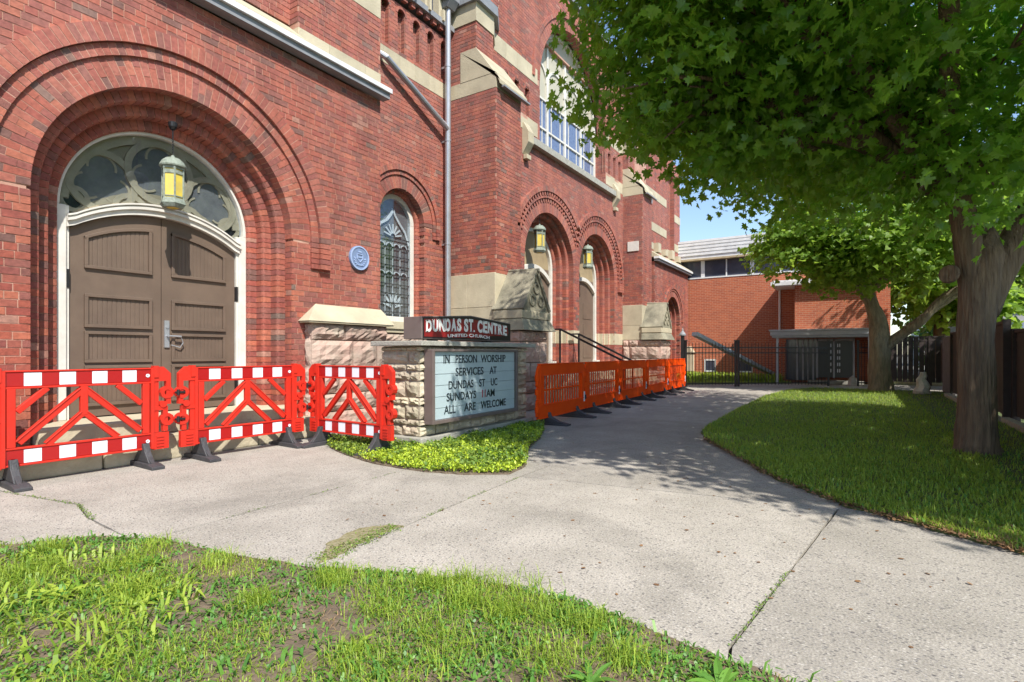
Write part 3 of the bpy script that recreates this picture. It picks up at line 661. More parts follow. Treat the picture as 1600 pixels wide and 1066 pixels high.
# big window: frame, mullions, lights
gw = MB(); Yg = 7.25
gw.arc((GX, GZ), GR-.12, GR, Yg, Yg+.1, 0, pi, 32); gw.box(GX-GR, GX-GR+.1, Yg, Yg+.1, 6.47, GZ); gw.box(GX+GR-.1, GX+GR, Yg, Yg+.1, 6.47, GZ); gw.box(GX-GR, GX+GR, Yg-.02, Yg+.1, 6.47, 6.55)
win = gw.build('great_window', 'white', church)
tr = MB()
for k in range(1, 4): x = GX-GR+GR*2*k/4; tr.box(x-.045, x+.045, Yg+.005, Yg+.09, 6.55, 9.6)
for z in (7.25, 8.05): tr.box(GX-GR+.1, GX+GR-.1, Yg+.01, Yg+.08, z-.025, z+.025)
for k in range(4):
    x = GX-GR+GR*2*(k+.5)/4; tr.arc((x, 8.55), .46, .52, Yg+.015, Yg+.075, 0, pi, 14)
for k in range(8):
    x = GX-GR+GR*2*(k+.5)/8; tr.box(x-.012, x+.012, Yg+.03, Yg+.06, 6.55, 8.05)
tr.build('mullion', 'white', win)
s = MB(); s.box(GX-GR+.05, GX+GR-.05, Yg+.05, Yg+.06, 6.55, 8.05); s.build('leaded_pane', 'blueglass', win)
s = MB(); s.prism([(GX-GR+.05, 8.05), (GX+GR-.05, 8.05)]+[(GX+(GR-.05)*math.cos(t), GZ+(GR-.05)*math.sin(t)) for t in np.linspace(0.0, pi, 24)], 'y', Yg+.05, Yg+.06); s.build('upper_panel', 'creampanel', win)
# --- great door of the west wing
R0 = AR-.118*3
fr = MB(); fr.arc((AX, AZ), R0-.03, R0+.03, DY-.06, DY+.08, 0, pi, 40); fr.box(AX-R0-.03, AX-R0+.09, DY-.06, DY+.08, .435, AZ); fr.box(AX+R0-.09, AX+R0+.03, DY-.06, DY+.08, .435, AZ)
frame = fr.build('door_frame', 'white', church, bev=.008)
fr = MB(); fr.box(AX-R0+.09, AX-R0+.12, DY-.03, DY+.06, .435, AZ); fr.box(AX+R0-.12, AX+R0-.09, DY-.03, DY+.06, .435, AZ); fr.build('inner_moulding', 'white', frame)
DW = R0-.12; zs, zc = 2.50, 2.79                         # side and crown height of the leaves
def dtop(x): 
    h = zc-zs; R = (DW*DW+h*h)/(2*h); return zc-R+math.sqrt(max(0, R*R-(x-AX)**2))
tb = MB(); n = 28
for (o1, o2, y0) in ((.0, .06, DY-.07), (.06, .09, DY-.10), (.09, .11, DY-.08), (.11, .13, DY-.11)):
    for k in range(n):
        xa, xb = AX-DW-.03+(2*DW+.06)*k/n, AX-DW-.03+(2*DW+.06)*(k+1)/n
        za, zb = dtop(max(AX-DW, min(AX+DW, xa))), dtop(max(AX-DW, min(AX+DW, xb)))
        vs = [(xa, y0, za+o1), (xb, y0, zb+o1), (xb, DY+.05, zb+o1), (xa, DY+.05, za+o1), (xa, y0, za+o2), (xb, y0, zb+o2), (xb, DY+.05, zb+o2), (xa, DY+.05, za+o2)]
        tb.add(vs, [(0,3,2,1),(4,5,6,7),(0,1,5,4),(2,3,7,6)]+([(3,0,4,7)] if k == 0 else [])+([(1,2,6,5)] if k == n-1 else []))
tb.build('transom', 'white', frame)
s = MB(); s.add([(AX-DW, DY-.001, .44), (AX+DW, DY-.001, .44)], []); 
for side in (-1, 1):
    xa, xb = (AX-DW+.006, AX-.004) if side < 0 else (AX+.004, AX+DW-.006)
    top = [(x, dtop(x)-.006) for x in np.linspace(xb, xa, 10)]
    s = MB(); s.prism([(xa, .45), (xb, .45)]+top, 'y', DY, DY+.05); leaf = s.build('door_leaf', 'door', church)
    px0, px1 = (xa+.17, xb-.14) if side < 0 else (xa+.14, xb-.17)
    for (z0, z1, cur) in ((.60, .98, 0), (1.08, 1.36, 0), (1.47, 1.77, 0), (2.12, 2.55, 1)):
        pm = MB(); W = .035
        def tz(x): return z1 if not cur else dtop(x)-.19
        pm.box(px0-W, px1+W, DY-.032, DY, z0-W, z0); pm.box(px0-W, px0, DY-.032, DY, z0, tz(px0)); pm.box(px1, px1+W, DY-.032, DY, z0, tz(px1))
        if cur:
            for k in range(8):
                u0, u1 = px0-W+(px1-px0+2*W)*k/8, px0-W+(px1-px0+2*W)*(k+1)/8
                pm.add([(u0, DY-.032, tz(u0)), (u1, DY-.032, tz(u1)), (u1, DY-.032, tz(u1)+W), (u0, DY-.032, tz(u0)+W), (u0, DY, tz(u0)), (u1, DY, tz(u1)), (u1, DY, tz(u1)+W), (u0, DY, tz(u0)+W)], [(0,1,2,3),(4,7,6,5),(0,4,5,1),(3,2,6,7)])
        else: pm.box(px0-W, px1+W, DY-.032, DY, z1, z1+W)
        m = int((px1-px0)/.045)
        for k in range(m):
            u0, u1 = px0+(px1-px0)*k/m, px0+(px1-px0)*(k+1)/m; pm.box(u0+.003, u1-.003, DY-.006, DY, z0, min(tz(u0), tz(u1)))
        # raised rail casing so the panel sits in a recess
        pm.build('door_panel', 'door', leaf, bev=.004)
    if side > 0:
        h = MB(); h.box(AX+.03, AX+.085, DY-.02, DY, 1.22, 1.55); h.tube([(AX+.058, DY-.03, 1.47), (AX+.058, DY, 1.47)], .018, 12); h.tube([(AX+.06, DY-.06, 1.36), (AX+.20, DY-.07, 1.355)], .012, 8); h.tube([(AX+.06, DY, 1.36), (AX+.06, DY-.06, 1.36)], .014, 8)
        h.tube([(AX+.2, DY-.06, 1.35), (AX+.23, DY-.05, 1.28), (AX+.2, DY-.04, 1.22), (AX+.1, DY-.03, 1.25)], .008, 6); h.build('door_handle', 'gpipe', leaf)
    h = MB()
    for z in (1.95, .75): xx = AX+side*(DW+.01); h.box(xx-.012, xx+.012, DY-.04, DY+.01, z-.1, z+.1)
    h.build('hinge', 'black', leaf)
s = MB(); s.box(AX-DW-.05, AX+DW+.05, DY+.05, DY+.1, .43, 2.9); s.build('door_backing', 'halldark', church)
# fan light
fan = MB(); rr = R0-.03
fan.prism([(x, dtop(x)+.15) for x in np.linspace(AX-DW, AX+DW, 20)]+[(AX+rr*math.cos(t), AZ+rr*math.sin(t)) for t in np.linspace(.06, pi-.06, 30)], 'y', DY+.06, DY+.09)
fanw = fan.build('fan_window', 'fanpanel', church)
t = MB(); 
for (dx, dz, r, yo) in ((-.60, .36, .30, .004), (0, .60, .33, -.004), (.60, .36, .30, 0)):
    t.arc((AX+dx, AZ+dz), r-.015, r+.06, DY+.015+yo, DY+.06, 0, 2*pi, 30)
    dk = MB(); dk.arc((AX+dx, AZ+dz), .0001, r-.02, DY+.045, DY+.055, 0, 2*pi, 24); dk.build('dark_roundel', 'roundel', fanw)
    for a in (pi/2, pi/2+2*pi/3, pi/2-2*pi/3):                # cusps
        t.arc((AX+dx+.52*r*math.cos(a), AZ+dz+.52*r*math.sin(a)), r*.42, r*.50, DY+.032+yo+.001*a, DY+.058, a-1.75, a+1.75, 14)
t.arc((AX, AZ), rr-.10, rr+.01, DY+.024, DY+.06, .1, pi-.1, 30)
for sx in (-1, 1):
    t.arc((AX+sx*.32, AZ+.10), .13, .19, DY+.0215+.001*sx, DY+.06, 0, 2*pi, 18)
    t.arc((AX+sx*.86, AZ+.10), .10, .15, DY+.0275+.001*sx, DY+.06, 0, 2*pi, 18)
t.build('tracery', 'tracery', fanw)
t = MB()
for k in range(20):
    u0, u1 = AX-DW+2*DW*k/20, AX-DW+2*DW*(k+1)/20
    f0 = lambda u: dtop(u)+.15
    t.add([(u0, DY+.035, f0(u0)), (u1, DY+.035, f0(u1)), (u1, DY+.05, f0(u1)+.20*math.sin((k+1)/20*pi)), (u0, DY+.05, f0(u0)+.20*math.sin(k/20*pi))], [(0, 1, 2, 3)])
t.build('fan_panel', 'fanpanel', fanw)
g = MB(); g.prism([(x, dtop(x)+.15) for x in np.linspace(AX-DW, AX+DW, 20)]+[(AX+rr*math.cos(t_), AZ+rr*math.sin(t_)) for t_ in np.linspace(.06, pi-.06, 30)], 'y', DY-.005, DY-.001)
g.build('pane', 'glass', fanw)
# --- lancet window in the link bay
R1 = WR-.075; Yw = 7.66
f = MB(); f.arc((WX, WZ), R1-.09, R1+.03, Yw-.05, Yw+.06, 0, pi, 24); f.box(WX-R1-.03, WX-R1+.09, Yw-.05, Yw+.06, 1.74, WZ); f.box(WX+R1-.09, WX+R1+.03, Yw-.05, Yw+.06, 1.74, WZ); f.box(WX-R1, WX+R1, Yw-.05, Yw+.06, 1.74, 1.86)
lw = f.build('lancet_window', 'white', church, bev=.006)
s = MB(); s.prism([(WX-R1+.08, 1.86), (WX+R1-.08, 1.86)]+[(WX+(R1-.08)*math.cos(t_), WZ+(R1-.08)*math.sin(t_)) for t_ in np.linspace(0, pi, 20)], 'y', Yw+.03, Yw+.04); s.build('leaded_pane', 'roundel', lw)
s = MB(); rI = R1-.09
pts = [(-rI, 3.45), (-rI*.75, 3.62), (-rI*.35, 3.72), (-.05, 3.84), (0, 3.95), (.05, 3.84), (rI*.35, 3.72), (rI*.75, 3.55), (rI, 3.3)]
for a, b in zip(pts, pts[1:]): s.bar((WX+a[0], Yw+.01, a[1]), (WX+b[0], Yw+.01, b[1]), .045, .03)
for k in range(-1, 2): s.bar((WX+k*.2, Yw+.01, 1.86), (WX+k*.2, Yw+.01, 3.3), .022, .02)
for (cx, cz) in ((-.3, 3.2), (-.1, 3.2), (.1, 3.2), (.3, 3.2), (-.3, 2.65), (-.1, 2.65), (.1, 2.65), (.3, 2.65)): s.arc((WX+cx, cz), .075, .095, Yw, Yw+.02, 0, pi, 10)
for k in range(7): a = pi*(k+.5)/7; s.bar((WX+.06*math.cos(a), Yw+.005, 3.42+.06*math.sin(a)), (WX+.24*math.cos(a), Yw+.005, 3.42+.24*math.sin(a)), .03, .015)
for k in range(7): a = pi*(k+.5)/7; s.bar((WX+.05*math.cos(a), Yw+.005, 2.05+.05*math.sin(a)), (WX+.26*math.cos(a), Yw+.005, 2.05+.3*math.sin(a)), .05, .015)
s.build('ogee_tracery', 'white', lw)
s = MB()
for z in np.arange(1.95, 3.4, .18): s.bar((WX-rI, Yw-.01, z), (WX+rI, Yw-.01, z), .012, .012)
for k in range(-4, 5): s.bar((WX+k*.1, Yw-.01, 1.86), (WX+k*.1, Yw-.01, 3.3), .006, .006)
s.build('saddle_bar', 'black', lw)
s = MB(); s.prism([(WX-R1+.08, 1.86), (WX+R1-.08, 1.86)]+[(WX+(R1-.08)*math.cos(t_), WZ+(R1-.08)*math.sin(t_)) for t_ in np.linspace(0, pi, 20)], 'y', Yw-.035, Yw-.031); s.build('outer_pane', 'glass', lw)
# --- twin doors
for cx in (C1, C2):
    Rr = CR-.105*3; Yd = 7.47
    f = MB(); f.arc((cx, CZ), Rr-.1, Rr+.03, Yd-.06, Yd+.06, 0, pi, 24); f.box(cx-Rr-.03, cx-Rr+.1, Yd-.06, Yd+.06, .86, CZ); f.box(cx+Rr-.1, cx+Rr+.03, Yd-.06, Yd+.06, .86, CZ)
    f.arc((cx, 2.15), 1.28, 1.40, Yd-.08, Yd+.06, pi*.27, pi*.73, 12); f.box(cx+Rr-.14, cx+Rr+.06, Yd-.16, Yd+.06, .80, .92)
    dfm = f.build('door_frame', 'white', church, bev=.006)
    s = MB(); s.box(cx-Rr, cx-.004, Yd+.01, Yd+.05, .86, 3.5); s.box(cx+.004, cx+Rr, Yd+.01, Yd+.05, .86, 3.5)
    for sg in (-1, 1):
        for (z0, z1) in ((1.0, 1.5), (1.65, 2.1), (2.25, 2.75)):
            a, b = sorted((cx+sg*.14, cx+sg*.8)); s.box(a, b, Yd-.005, Yd+.01, z0, z1)
    s.build('door_leaf', 'door', church, bev=.004)
    s = MB(); s.prism([(cx+(Rr-.09)*math.cos(t_), CZ+(Rr-.09)*math.sin(t_)) for t_ in np.linspace(0, pi, 20)], 'y', Yd+.02, Yd+.04); s.build('fan_window', 'fanpanel', church)
# --- entrance steps with rails
s = MB()
for k in range(5): s.box(11.2, 17.2, 4.95+.27*k, 4.95+.27*(k+1) if k < 4 else 7.4, 0, .16*(k+1))
steps = s.build('entrance_steps', 'base_stone', church)
for (x, a, b, c2_) in ((12.9, (6.75, 1.79), (4.95, .94), 0), (13.9, (6.68, 1.69), (5.1, .94), 0)):
    s = MB(); s.bar((x, a[0], a[1]), (x, b[0], b[1]), .05, .04, (1, 0, 0)); s.bar((x, a[0], a[1]-.02), (x, a[0], .8), .04, .04, (1, 0, 0)); s.bar((x, b[0], b[1]), (x, b[0], .2), .04, .04, (1, 0, 0))
    s.bar((x, a[0], a[1]), (x, 6.9, a[1]), .04, .04, (1, 0, 0)); s.build('handrail', 'black', church)
# --- east wing (mirror of the west one) and tower behind it
EX, EZ, ER = 22.75, 2.50, 1.0
e1 = arcblk(EX-20.35, EZ, ER+.22, 0); e2 = arcblk(EX-20.35, EZ, ER+.03, 0)
wall((20.35, 6.6, 0), (1, 0, 0), 4.75, 0, 4.65, (0, 1, 0), lambda z: e1(z) if z > EZ else [(EX-20.35-ER, EX-20.35+ER)], lambda z: e2(z))
ring(EX, EZ, ER, ER+.24, 6.596, .2); ring(EX, EZ, ER+.24, ER+.32, 6.57, .1); ring(EX, EZ, ER+.325, ER+.42, 6.54, .14)
for k in range(1, 4): bull_order(EX, EZ, ER-.1*k, ER-.1*(k-1), 6.6+.15*k, .16, 0)
s = MB(); s.box(EX-.75, EX+.75, 7.2, 7.25, 0, 3.6); s.build('door_leaf', 'door', church)
wall((20.35, 6.6, 0), (0, 1, 0), .5, 0, 4.65, (1, 0, 0), depth=.04)
s = MB(); s.box(20.25, 25.2, 6.40, 6.6, 4.74, 4.82); s.build('string_flashing', 'flash', church)
s = MB(); s.box(20.28, 25.17, 6.45, 6.6, 4.66, 4.739); s.build('string_soffit', 'lead', church)
s = MB(); s.prism([(6.42, 4.822), (6.42, 4.84), (6.98, 5.22), (7.1, 5.22), (7.1, 4.822)], 'x', 20.3, 25.15); s.build('sloped_stone', 'ashlar', church)
for k in range(5):
    s = MB(); s.box(20.5+k*.95, 20.85+k*.95, 6.8, 7.0, 5.2, 5.45+.12*(k % 2)); s.build('stone_block', 'ashlar', church)
TB = lambda z: [(2.85, 4.0)] if 5.6 < z < 8.9 else []
wall((20.3, 7.0, 0), (1, 0, 0), 4.9, 5.175, 9.6, (0, 1, 0), TB)
wall((23.15, 7.18, 0), (1, 0, 0), 1.2, 5.6, 9.0, (0, 1, 0)); wall((24.3, 7.0, 0), (0, 1, 0), .2, 5.55, 8.9, (1, 0, 0), depth=.03); ring(23.72, 8.85, .57, .85, 6.98, .2)
for z0, z1 in ((6.05, 6.38), (7.35, 7.68)):
    for a, b in ((20.3, 21.2), (21.2, 22.3), (22.3, 23.13), (24.32, 25.22)):
        s = MB(); s.box(a, b-.004, 6.985, 7.1, z0-(.35 if a > 24 else 0), z1-(.35 if a > 24 else 0)); s.build('stone_block', 'ashlar', church)
s = MB(); s.box(23.2, 24.25, 6.98, 7.2, 5.45, 5.6); s.build('stone_block', 'ashlar', church)
s = MB(); s.box(19.85, 20.5, 6.9, 7.3, 5.9, 6.9); s.build('side_window', 'darkglass', church)
s = MB(); s.box(19.8, 20.55, 6.75, 7.3, 6.9, 7.1); s.build('side_window_hood', 'lead', church)
s = MB(); s.box(24.75, 25.2, 6.35, 6.6, .35, 1.15); s.prism([(6.3, 1.15), (6.6, 1.15), (6.6, 1.45), (6.45, 1.45)], 'x', 24.72, 25.24); s.build('stone_block', 'ashlar', church)
# body of the building
s = MB(); s.box(-1, 6.3, 7.28, 16, 0, 9.6); s.box(6.29, 9.2, 7.78, 16, 0, 9.6); s.box(9.1, 9.9, 7.0, 16, 0, 9.6); s.box(9.9, 25.15, 7.56, 16, 0, 11); s.box(18.7, 20.36, 6.95, 8, 0, 9.6); s.box(-1, 25.15, 7.2, 16, 9.55, 9.6)
s.build('building_body', 'mortar', church)
s = MB(); s.box(-1, 6.3, 6.62, 7.3, 9.6, 9.7); s.box(-1, -.95, 6.62, 7.3, 0, 9.6); s.box(9.9, 17.85, 6.92, 7.6, 11, 11.1); s.build('wall_head', 'lead', church)
s = MB(); s.box(-1.2, 9.1, 7.0, 16, 9.701, 9.9); s.box(18.6, 25.4, 7.0, 16, 11.0, 11.15); s.box(9.11, 18.59, 6.85, 16, 11.101, 11.2); s.build('roof', 'lead', church)
mortar.build('mortar', 'mortar', church, fix=False); RMORT.build('arch_mortar', 'mortar', church)
o = RING.build('arch_brick', 'brick', church); o['kind'] = 'stuff'
# bricks: the 300 that show largest as parts, the rest joined
cb = MB(); cb.add([(0,0,0),(1,0,0),(1,0,1),(0,0,1),(0,1,0),(1,1,0),(1,1,1),(0,1,1)], [(0,1,2,3),(0,4,5,1),(1,5,6,2),(2,6,7,3),(3,7,4,0)])
bme = bpy.data.meshes.new('brick'); bme.from_pydata(cb.v, [], cb.f); bme.materials.append(M['brick'])
vd = Vector((math.cos(TH), math.sin(TH), 0)); rt = Vector((math.sin(TH), -math.cos(TH), 0))
def show(b):
    p = b[0]+b[1]/2+b[2]/2; dep = p.dot(vd)
    if dep < 1: return 0
    u, v = p.dot(rt)/dep, (p.z-1.15)/dep
    if abs(u) > .94 or v > .645 or v < -.2: return 0
    n = b[3].normalized(); 
    return b[1].length*b[2].length*abs(n.dot(p))/p.length/dep**2
order = sorted(range(len(BR)), key=lambda i: -show(BR[i]))
top = set(order[:300])
for i in order[:300]:
    O, U, W, D = BR[i]; m = Matrix.Identity(4)
    for c, vv in enumerate((U, D, W)):
        for r in range(3): m[r][c] = vv[r]
    for r in range(3): m[r][3] = O[r]
    child_local('brick', bme, church, m)
V = []; 
for i, b in enumerate(BR):
    if i in top: continue
    O, U, W, D = b; V += [O, O+U, O+U+W, O+W, O+D, O+U+D, O+U+W+D, O+W+D]
V = np.array([tuple(a) for a in V]); nb_ = len(V)//8
F = np.array([(0,1,2,3),(0,4,5,1),(1,5,6,2),(2,6,7,3),(3,7,4,0)])[None]+8*np.arange(nb_)[:, None, None]
o = npmesh('brickwork', V, F.reshape(-1, 4), 'brick', church); o['kind'] = 'stuff'
# ------------------------------------------------------------------ downpipe, plaque, notice, lanterns
dp = empty('drainpipe', (8.82, 7.24, 0), 'grey downpipe on the brick wall right of the lancet window, with slanting branch', 'drainpipe')
s = MB(); s.tube([(8.82, 7.24, .1), (8.82, 7.24, 8.45)], .062, 14); s.build('pipe', 'gpipe', dp, smooth=False)
s = MB()
for z in (1.3, 3.4, 5.55, 7.1): s.tube([(8.82, 7.24, z), (8.82, 7.24, z+.05)], .069, 14); s.box(8.80, 8.84, 7.28, 7.40, z, z+.04)
s.build('bracket', 'gpipe', dp)
s = MB(); s.box(8.62, 9.04, 7.06, 7.38, 8.45, 8.6); s.prism([(7.06, 8.45), (7.38, 8.45), (7.3, 8.3), (7.16, 8.3)], 'x', 8.7, 8.95); s.build('hopper', 'lead', dp)
s = MB(); s.tube([(7.02, 7.36, 6.60), (7.1, 7.28, 6.55), (8.70, 7.24, 5.86), (8.80, 7.24, 5.80)], .058, 12); s.build('branch_pipe', 'gpipe', dp)
pq = empty('wall_plaque', (5.85, 6.56, 2.63), 'round pale blue plaque on brick between the door arch and lancet window', 'plaque')
s = MB(); s.arc((5.85, 2.63), 0.0001, .19, 6.565, 6.6, 0, 2*pi, 36); s.build('disc', 'blue', pq)
s = MB(); s.arc((5.85, 2.63), .165, .185, 6.555, 6.566, 0, 2*pi, 36)
for sg_x in (-1, 1):
    s.bar((5.85+sg_x*.055, 6.56, 2.69), (5.85+sg_x*.055, 6.56, 2.62), .012, .01); s.bar((5.85+sg_x*.055, 6.56, 2.62), (5.85, 6.56, 2.565), .012, .01)
    for k in range(4): a = .5+k*.35; s.bar((5.85+sg_x*.09*math.sin(a), 6.56, 2.61-.09*math.cos(a)), (5.85+sg_x*.115*math.sin(a+.2), 6.56, 2.61-.115*math.cos(a+.2)), .018, .01)
s.bar((5.79, 6.56, 2.69), (5.91, 6.56, 2.69), .012, .01); s.bar((5.81, 6.56, 2.64), (5.89, 6.56, 2.64), .014, .008); s.bar((5.82, 6.56, 2.725), (5.88, 6.56, 2.725), .02, .008)
s.bar((5.79, 6.56, 2.52), (5.91, 6.56, 2.52), .014, .01); s.build('relief', 'bluelight', pq)
s = MB(); s.box(17.80, 17.83, 6.33, 6.72, 4.62, 4.95); tag(s.build('notice_plate', 'white', bev=.004), 'small blank white plate fixed high on the far buttress', 'notice')
def lantern(loc, top, label, first=None):
    L = empty('hanging_lantern', loc, label, 'lantern', 'lanterns hanging in the church door arches')
    if first:
        for ch in first.children:
            c = ch.copy(); COL.objects.link(c); c.parent = L; c.matrix_parent_inverse = Matrix.Identity(4); 
        return L
    return L
def make_lantern():
    L = empty('hanging_lantern', (0, 0, 0), '', 'lantern', 'lanterns hanging in the church door arches')
    s = MB(); s.lathe((0, 0, 0), [(.165, .27), (.17, .29), (.14, .35), (.09, .395), (.03, .41), (.02, .44), (.004, .45)], 16); s.build('lantern_roof', 'copper', L, smooth=False)
    s = MB(); R = .135
    for k in range(6):
        a = pi/3*k; p = (R*math.cos(a), R*math.sin(a)); s.tube([(p[0], p[1], -.22), (p[0], p[1], .27)], .013, 6)
    s.lathe((0, 0, 0), [(R+.015, .235), (R+.015, .275), (.02, .276)], 6); s.lathe((0, 0, 0), [(R+.008, -.175), (R+.03, -.24), (R+.035, -.25), (R-.0, -.30)], 6)
    for k in range(6):
        a0, a1 = pi/3*k, pi/3*(k+1); p, q = Vector((R*math.cos(a0), R*math.sin(a0), 0)), Vector((R*math.cos(a1), R*math.sin(a1), 0)); n = (p+q).normalized()
        for z, wd in ((-.15, .014), (.19, .05)): s.bar(p+Vector((0, 0, z))+n*.002, q+Vector((0, 0, z))+n*.002, wd, .008, n)
    s.build('lantern_frame', 'copper', L)
    for k in range(6):
        a0, a1 = pi/3*k, pi/3*(k+1); p, q = Vector(((R-.01)*math.cos(a0), (R-.01)*math.sin(a0), 0)), Vector(((R-.01)*math.cos(a1), (R-.01)*math.sin(a1), 0))
        s = MB(); n = (p+q).normalized(); s.obox(p+Vector((0, 0, -.2)), q-p, n*.004, Vector((0, 0, .45))); s.build('lantern_pane', 'amber', L)
    s = MB(); s.lathe((0, 0, -.31), [(.05, 0), (R-.02, .02)], 6); s.build('lantern_base', 'amber', L)
    s = MB(); z = .45
    for k in range(6): s.tube([(.012*math.cos(t_)*(k % 2), .012*math.cos(t_)*((k+1) % 2), z+.022+.024*math.sin(t_)) for t_ in np.linspace(0, 2*pi, 9)], .004, 5, cap=False); z += .036
    s.tube([(0, 0, z), (0, 0, z+.16)], .009, 8); s.build('chain', 'black', L)
    s = MB(); s.lathe((0, 0, z+.14), [(.03, 0), (.055, .04), (.06, .09), (.045, .11)], 14); s.build('ceiling_mount', 'black', L)
    return L
L1 = make_lantern(); L1['label'] = 'verdigris hexagonal lantern with yellow panes hanging in the great door arch at the left'
def move_copy(src, loc, label, rz=0, sc=1):
    r = src.copy(); COL.objects.link(r); r.location = loc; r.rotation_euler = (0, 0, rz); r.scale = (sc, sc, sc); r['label'] = label
    for ch in src.children:
        c = ch.copy(); COL.objects.link(c); c.parent = r; c.matrix_parent_inverse = Matrix.Identity(4)
        for g in ch.children: d = g.copy(); COL.objects.link(d); d.parent = c
    return r
move_copy(L1, (12.24, 7.0, 4.05), 'hexagonal yellow lantern in the first of the twin door arches, next to the near buttress', 0)
move_copy(L1, (15.20, 7.0, 4.02), 'hexagonal yellow lantern in the second of the twin door arches, farthest to the right', .2)
L1.scale = (.82,)*3; L1.location = (3.19, 6.72, 3.08); L1.rotation_euler = (0, 0, .25)
# ------------------------------------------------------------------ church sign
sign = empty('church_sign', (6.2, 4.85, 0), 'stone notice sign with white letter board and dark red name box on top', 'sign')
def sstone(c, u, d, w_, h_): return rock(c, u, d, w_, h_, .06, 'stone', 'signstone', amp=.03, parent=sign, ns=4)
def sfield(c, u, d, L, z0, z1, hs, lens):
    z = z0; i = 0
    while z < z1-.03:
        h_ = min(hs[i % len(hs)], z1-z)
        if z1-(z+h_) < .05: h_ = z1-z
        x = 0; k = i*2
        while x < L-.04:
            w_ = lens[k % len(lens)]*random.uniform(.8, 1.2)
            if x+w_ > L-.1: w_ = L-x
            cc = Vector(c)+Vector(u)*x; sstone((cc.x, cc.y, z), u, d, w_, h_); x += w_; k += 1
        z += h_; i += 1
H1 = (.13, .08, .17, .10, .20, .12, .09, .15)
sfield((4.96, 4.50, 0), (0, 1, 0), (1, 0, 0), .66, .13, 1.235, H1, (.26, .4, .2, .34))
sfield((4.94, 4.50, 0), (1, 0, 0), (0, 1, 0), 2.50, .13, 1.235, H1, (.34, .22, .5, .28, .42))
s = MB(); s.box(4.97, 7.42, 4.53, 5.13, .1, 1.235); s.build('wall_core', 'signstone', sign)
s = MB(); s.box(4.86, 7.5, 4.40, 5.24, 0, .13); s.build('foundation', 'capstone', sign, bev=.01)
s = MB(); s.box(4.84, 6.1, 4.37, 5.24, 1.24, 1.30); s.box(6.104, 7.52, 4.37, 5.24, 1.24, 1.30); s.build('cap_slab', 'capstone', sign, bev=.008)
bx = MB(); Yf, Yb = 4.50, 4.80
out = [(4.98, 1.325), (6.98, 1.325), (6.98, 1.60), (5.98, 1.665), (4.98, 1.60)]
bx.prism(out, 'y', Yf, Yb); box = bx.build('name_box', 'bronze', sign, bev=.006)
bx = MB(); bx.box(5.3, 5.4, 4.6, 4.7, 1.295, 1.33); bx.box(6.5, 6.6, 4.6, 4.7, 1.295, 1.33); bx.build('mounting_foot', 'bronze', sign)
s = MB(); s.prism([(5.0, 1.34), (6.965, 1.34), (6.965, 1.59), (5.98, 1.65), (5.0, 1.59)], 'y', Yf-.006, Yf-.001); s.build('name_panel', 'signblack', box)
s = MB(); s.prism([(5.02, 1.355), (6.1, 1.355), (6.5, 1.40), (6.86, 1.41), (6.9, 1.45), (6.86, 1.56), (5.98, 1.615), (5.02, 1.57)], 'y', Yf-.010, Yf-.0065); s.build('red_field', 'signred', box)
# serif name lettering, one letter at a time, taller towards the middle
def fat(x): return 1.408+.030*math.sin(max(0, min(1, (x-5.0)/1.9))*pi)
def top_(x): return 1.553+.062*math.sin(max(0, min(1, (x-5.0)/1.9))*pi)
STEMS = {'D': [(0, 'tb', .3)], 'U': [(.0, 't', .28), (.78, 't', .22)], 'N': [(0, 'tb', .26), (.8, 't', .2)], 'A': [(0, 'b', .24), (.72, 'b', .32)], 'S': [], 'T': [(.36, 'b', .28)], 'C': [], 'E': [(0, 'tb', .3)], 'R': [(0, 'tb', .3), (.78, 'b', .24)], '.': []}
def serif_word(mb, word, x0, x1, y):
    ws = {'.': .3, 'S': .85, 'E': .85, 'T': .9}; tot = sum(ws.get(c, 1) for c in word); x = x0; k = (x1-x0)/tot
    for c in word:
        w_ = ws.get(c, 1)*k; a, b = x+w_*.07, x+w_*.93
        warp = lambda xx: (fat(xx), top_(xx) if c != '.' else fat(xx)+.03)
        add_text(mb, c, a, b, 0, 1, y, .005, .045, warp=warp)
        for (u, tb, wd) in STEMS[c]:
            xa = a+(b-a)*(u-.06); xb = xa+(b-a)*(wd+.12)
            if 't' in tb: z = top_((xa+xb)/2); mb.box(xa, xb, y-.005, y, z-.012, z)
            if 'b' in tb: z = fat((xa+xb)/2); mb.box(xa, xb, y-.005, y, z, z+.012)
        x += w_
s = MB(); serif_word(s, 'DUNDAS', 5.04, 5.75, Yf-.011); serif_word(s, 'ST.', 5.80, 6.05, Yf-.011); serif_word(s, 'CENTRE', 6.10, 6.86, Yf-.011)
add_text(s, 'UNITED CHURCH', 5.46, 6.40, 0, 1, Yf-.012, .004, .02, warp=lambda x: (1.352+.018*math.sin((x-5.46)/.94*pi), 1.392+.022*math.sin((x-5.46)/.94*pi)))
s.build('name_lettering', 'signwhite', box)
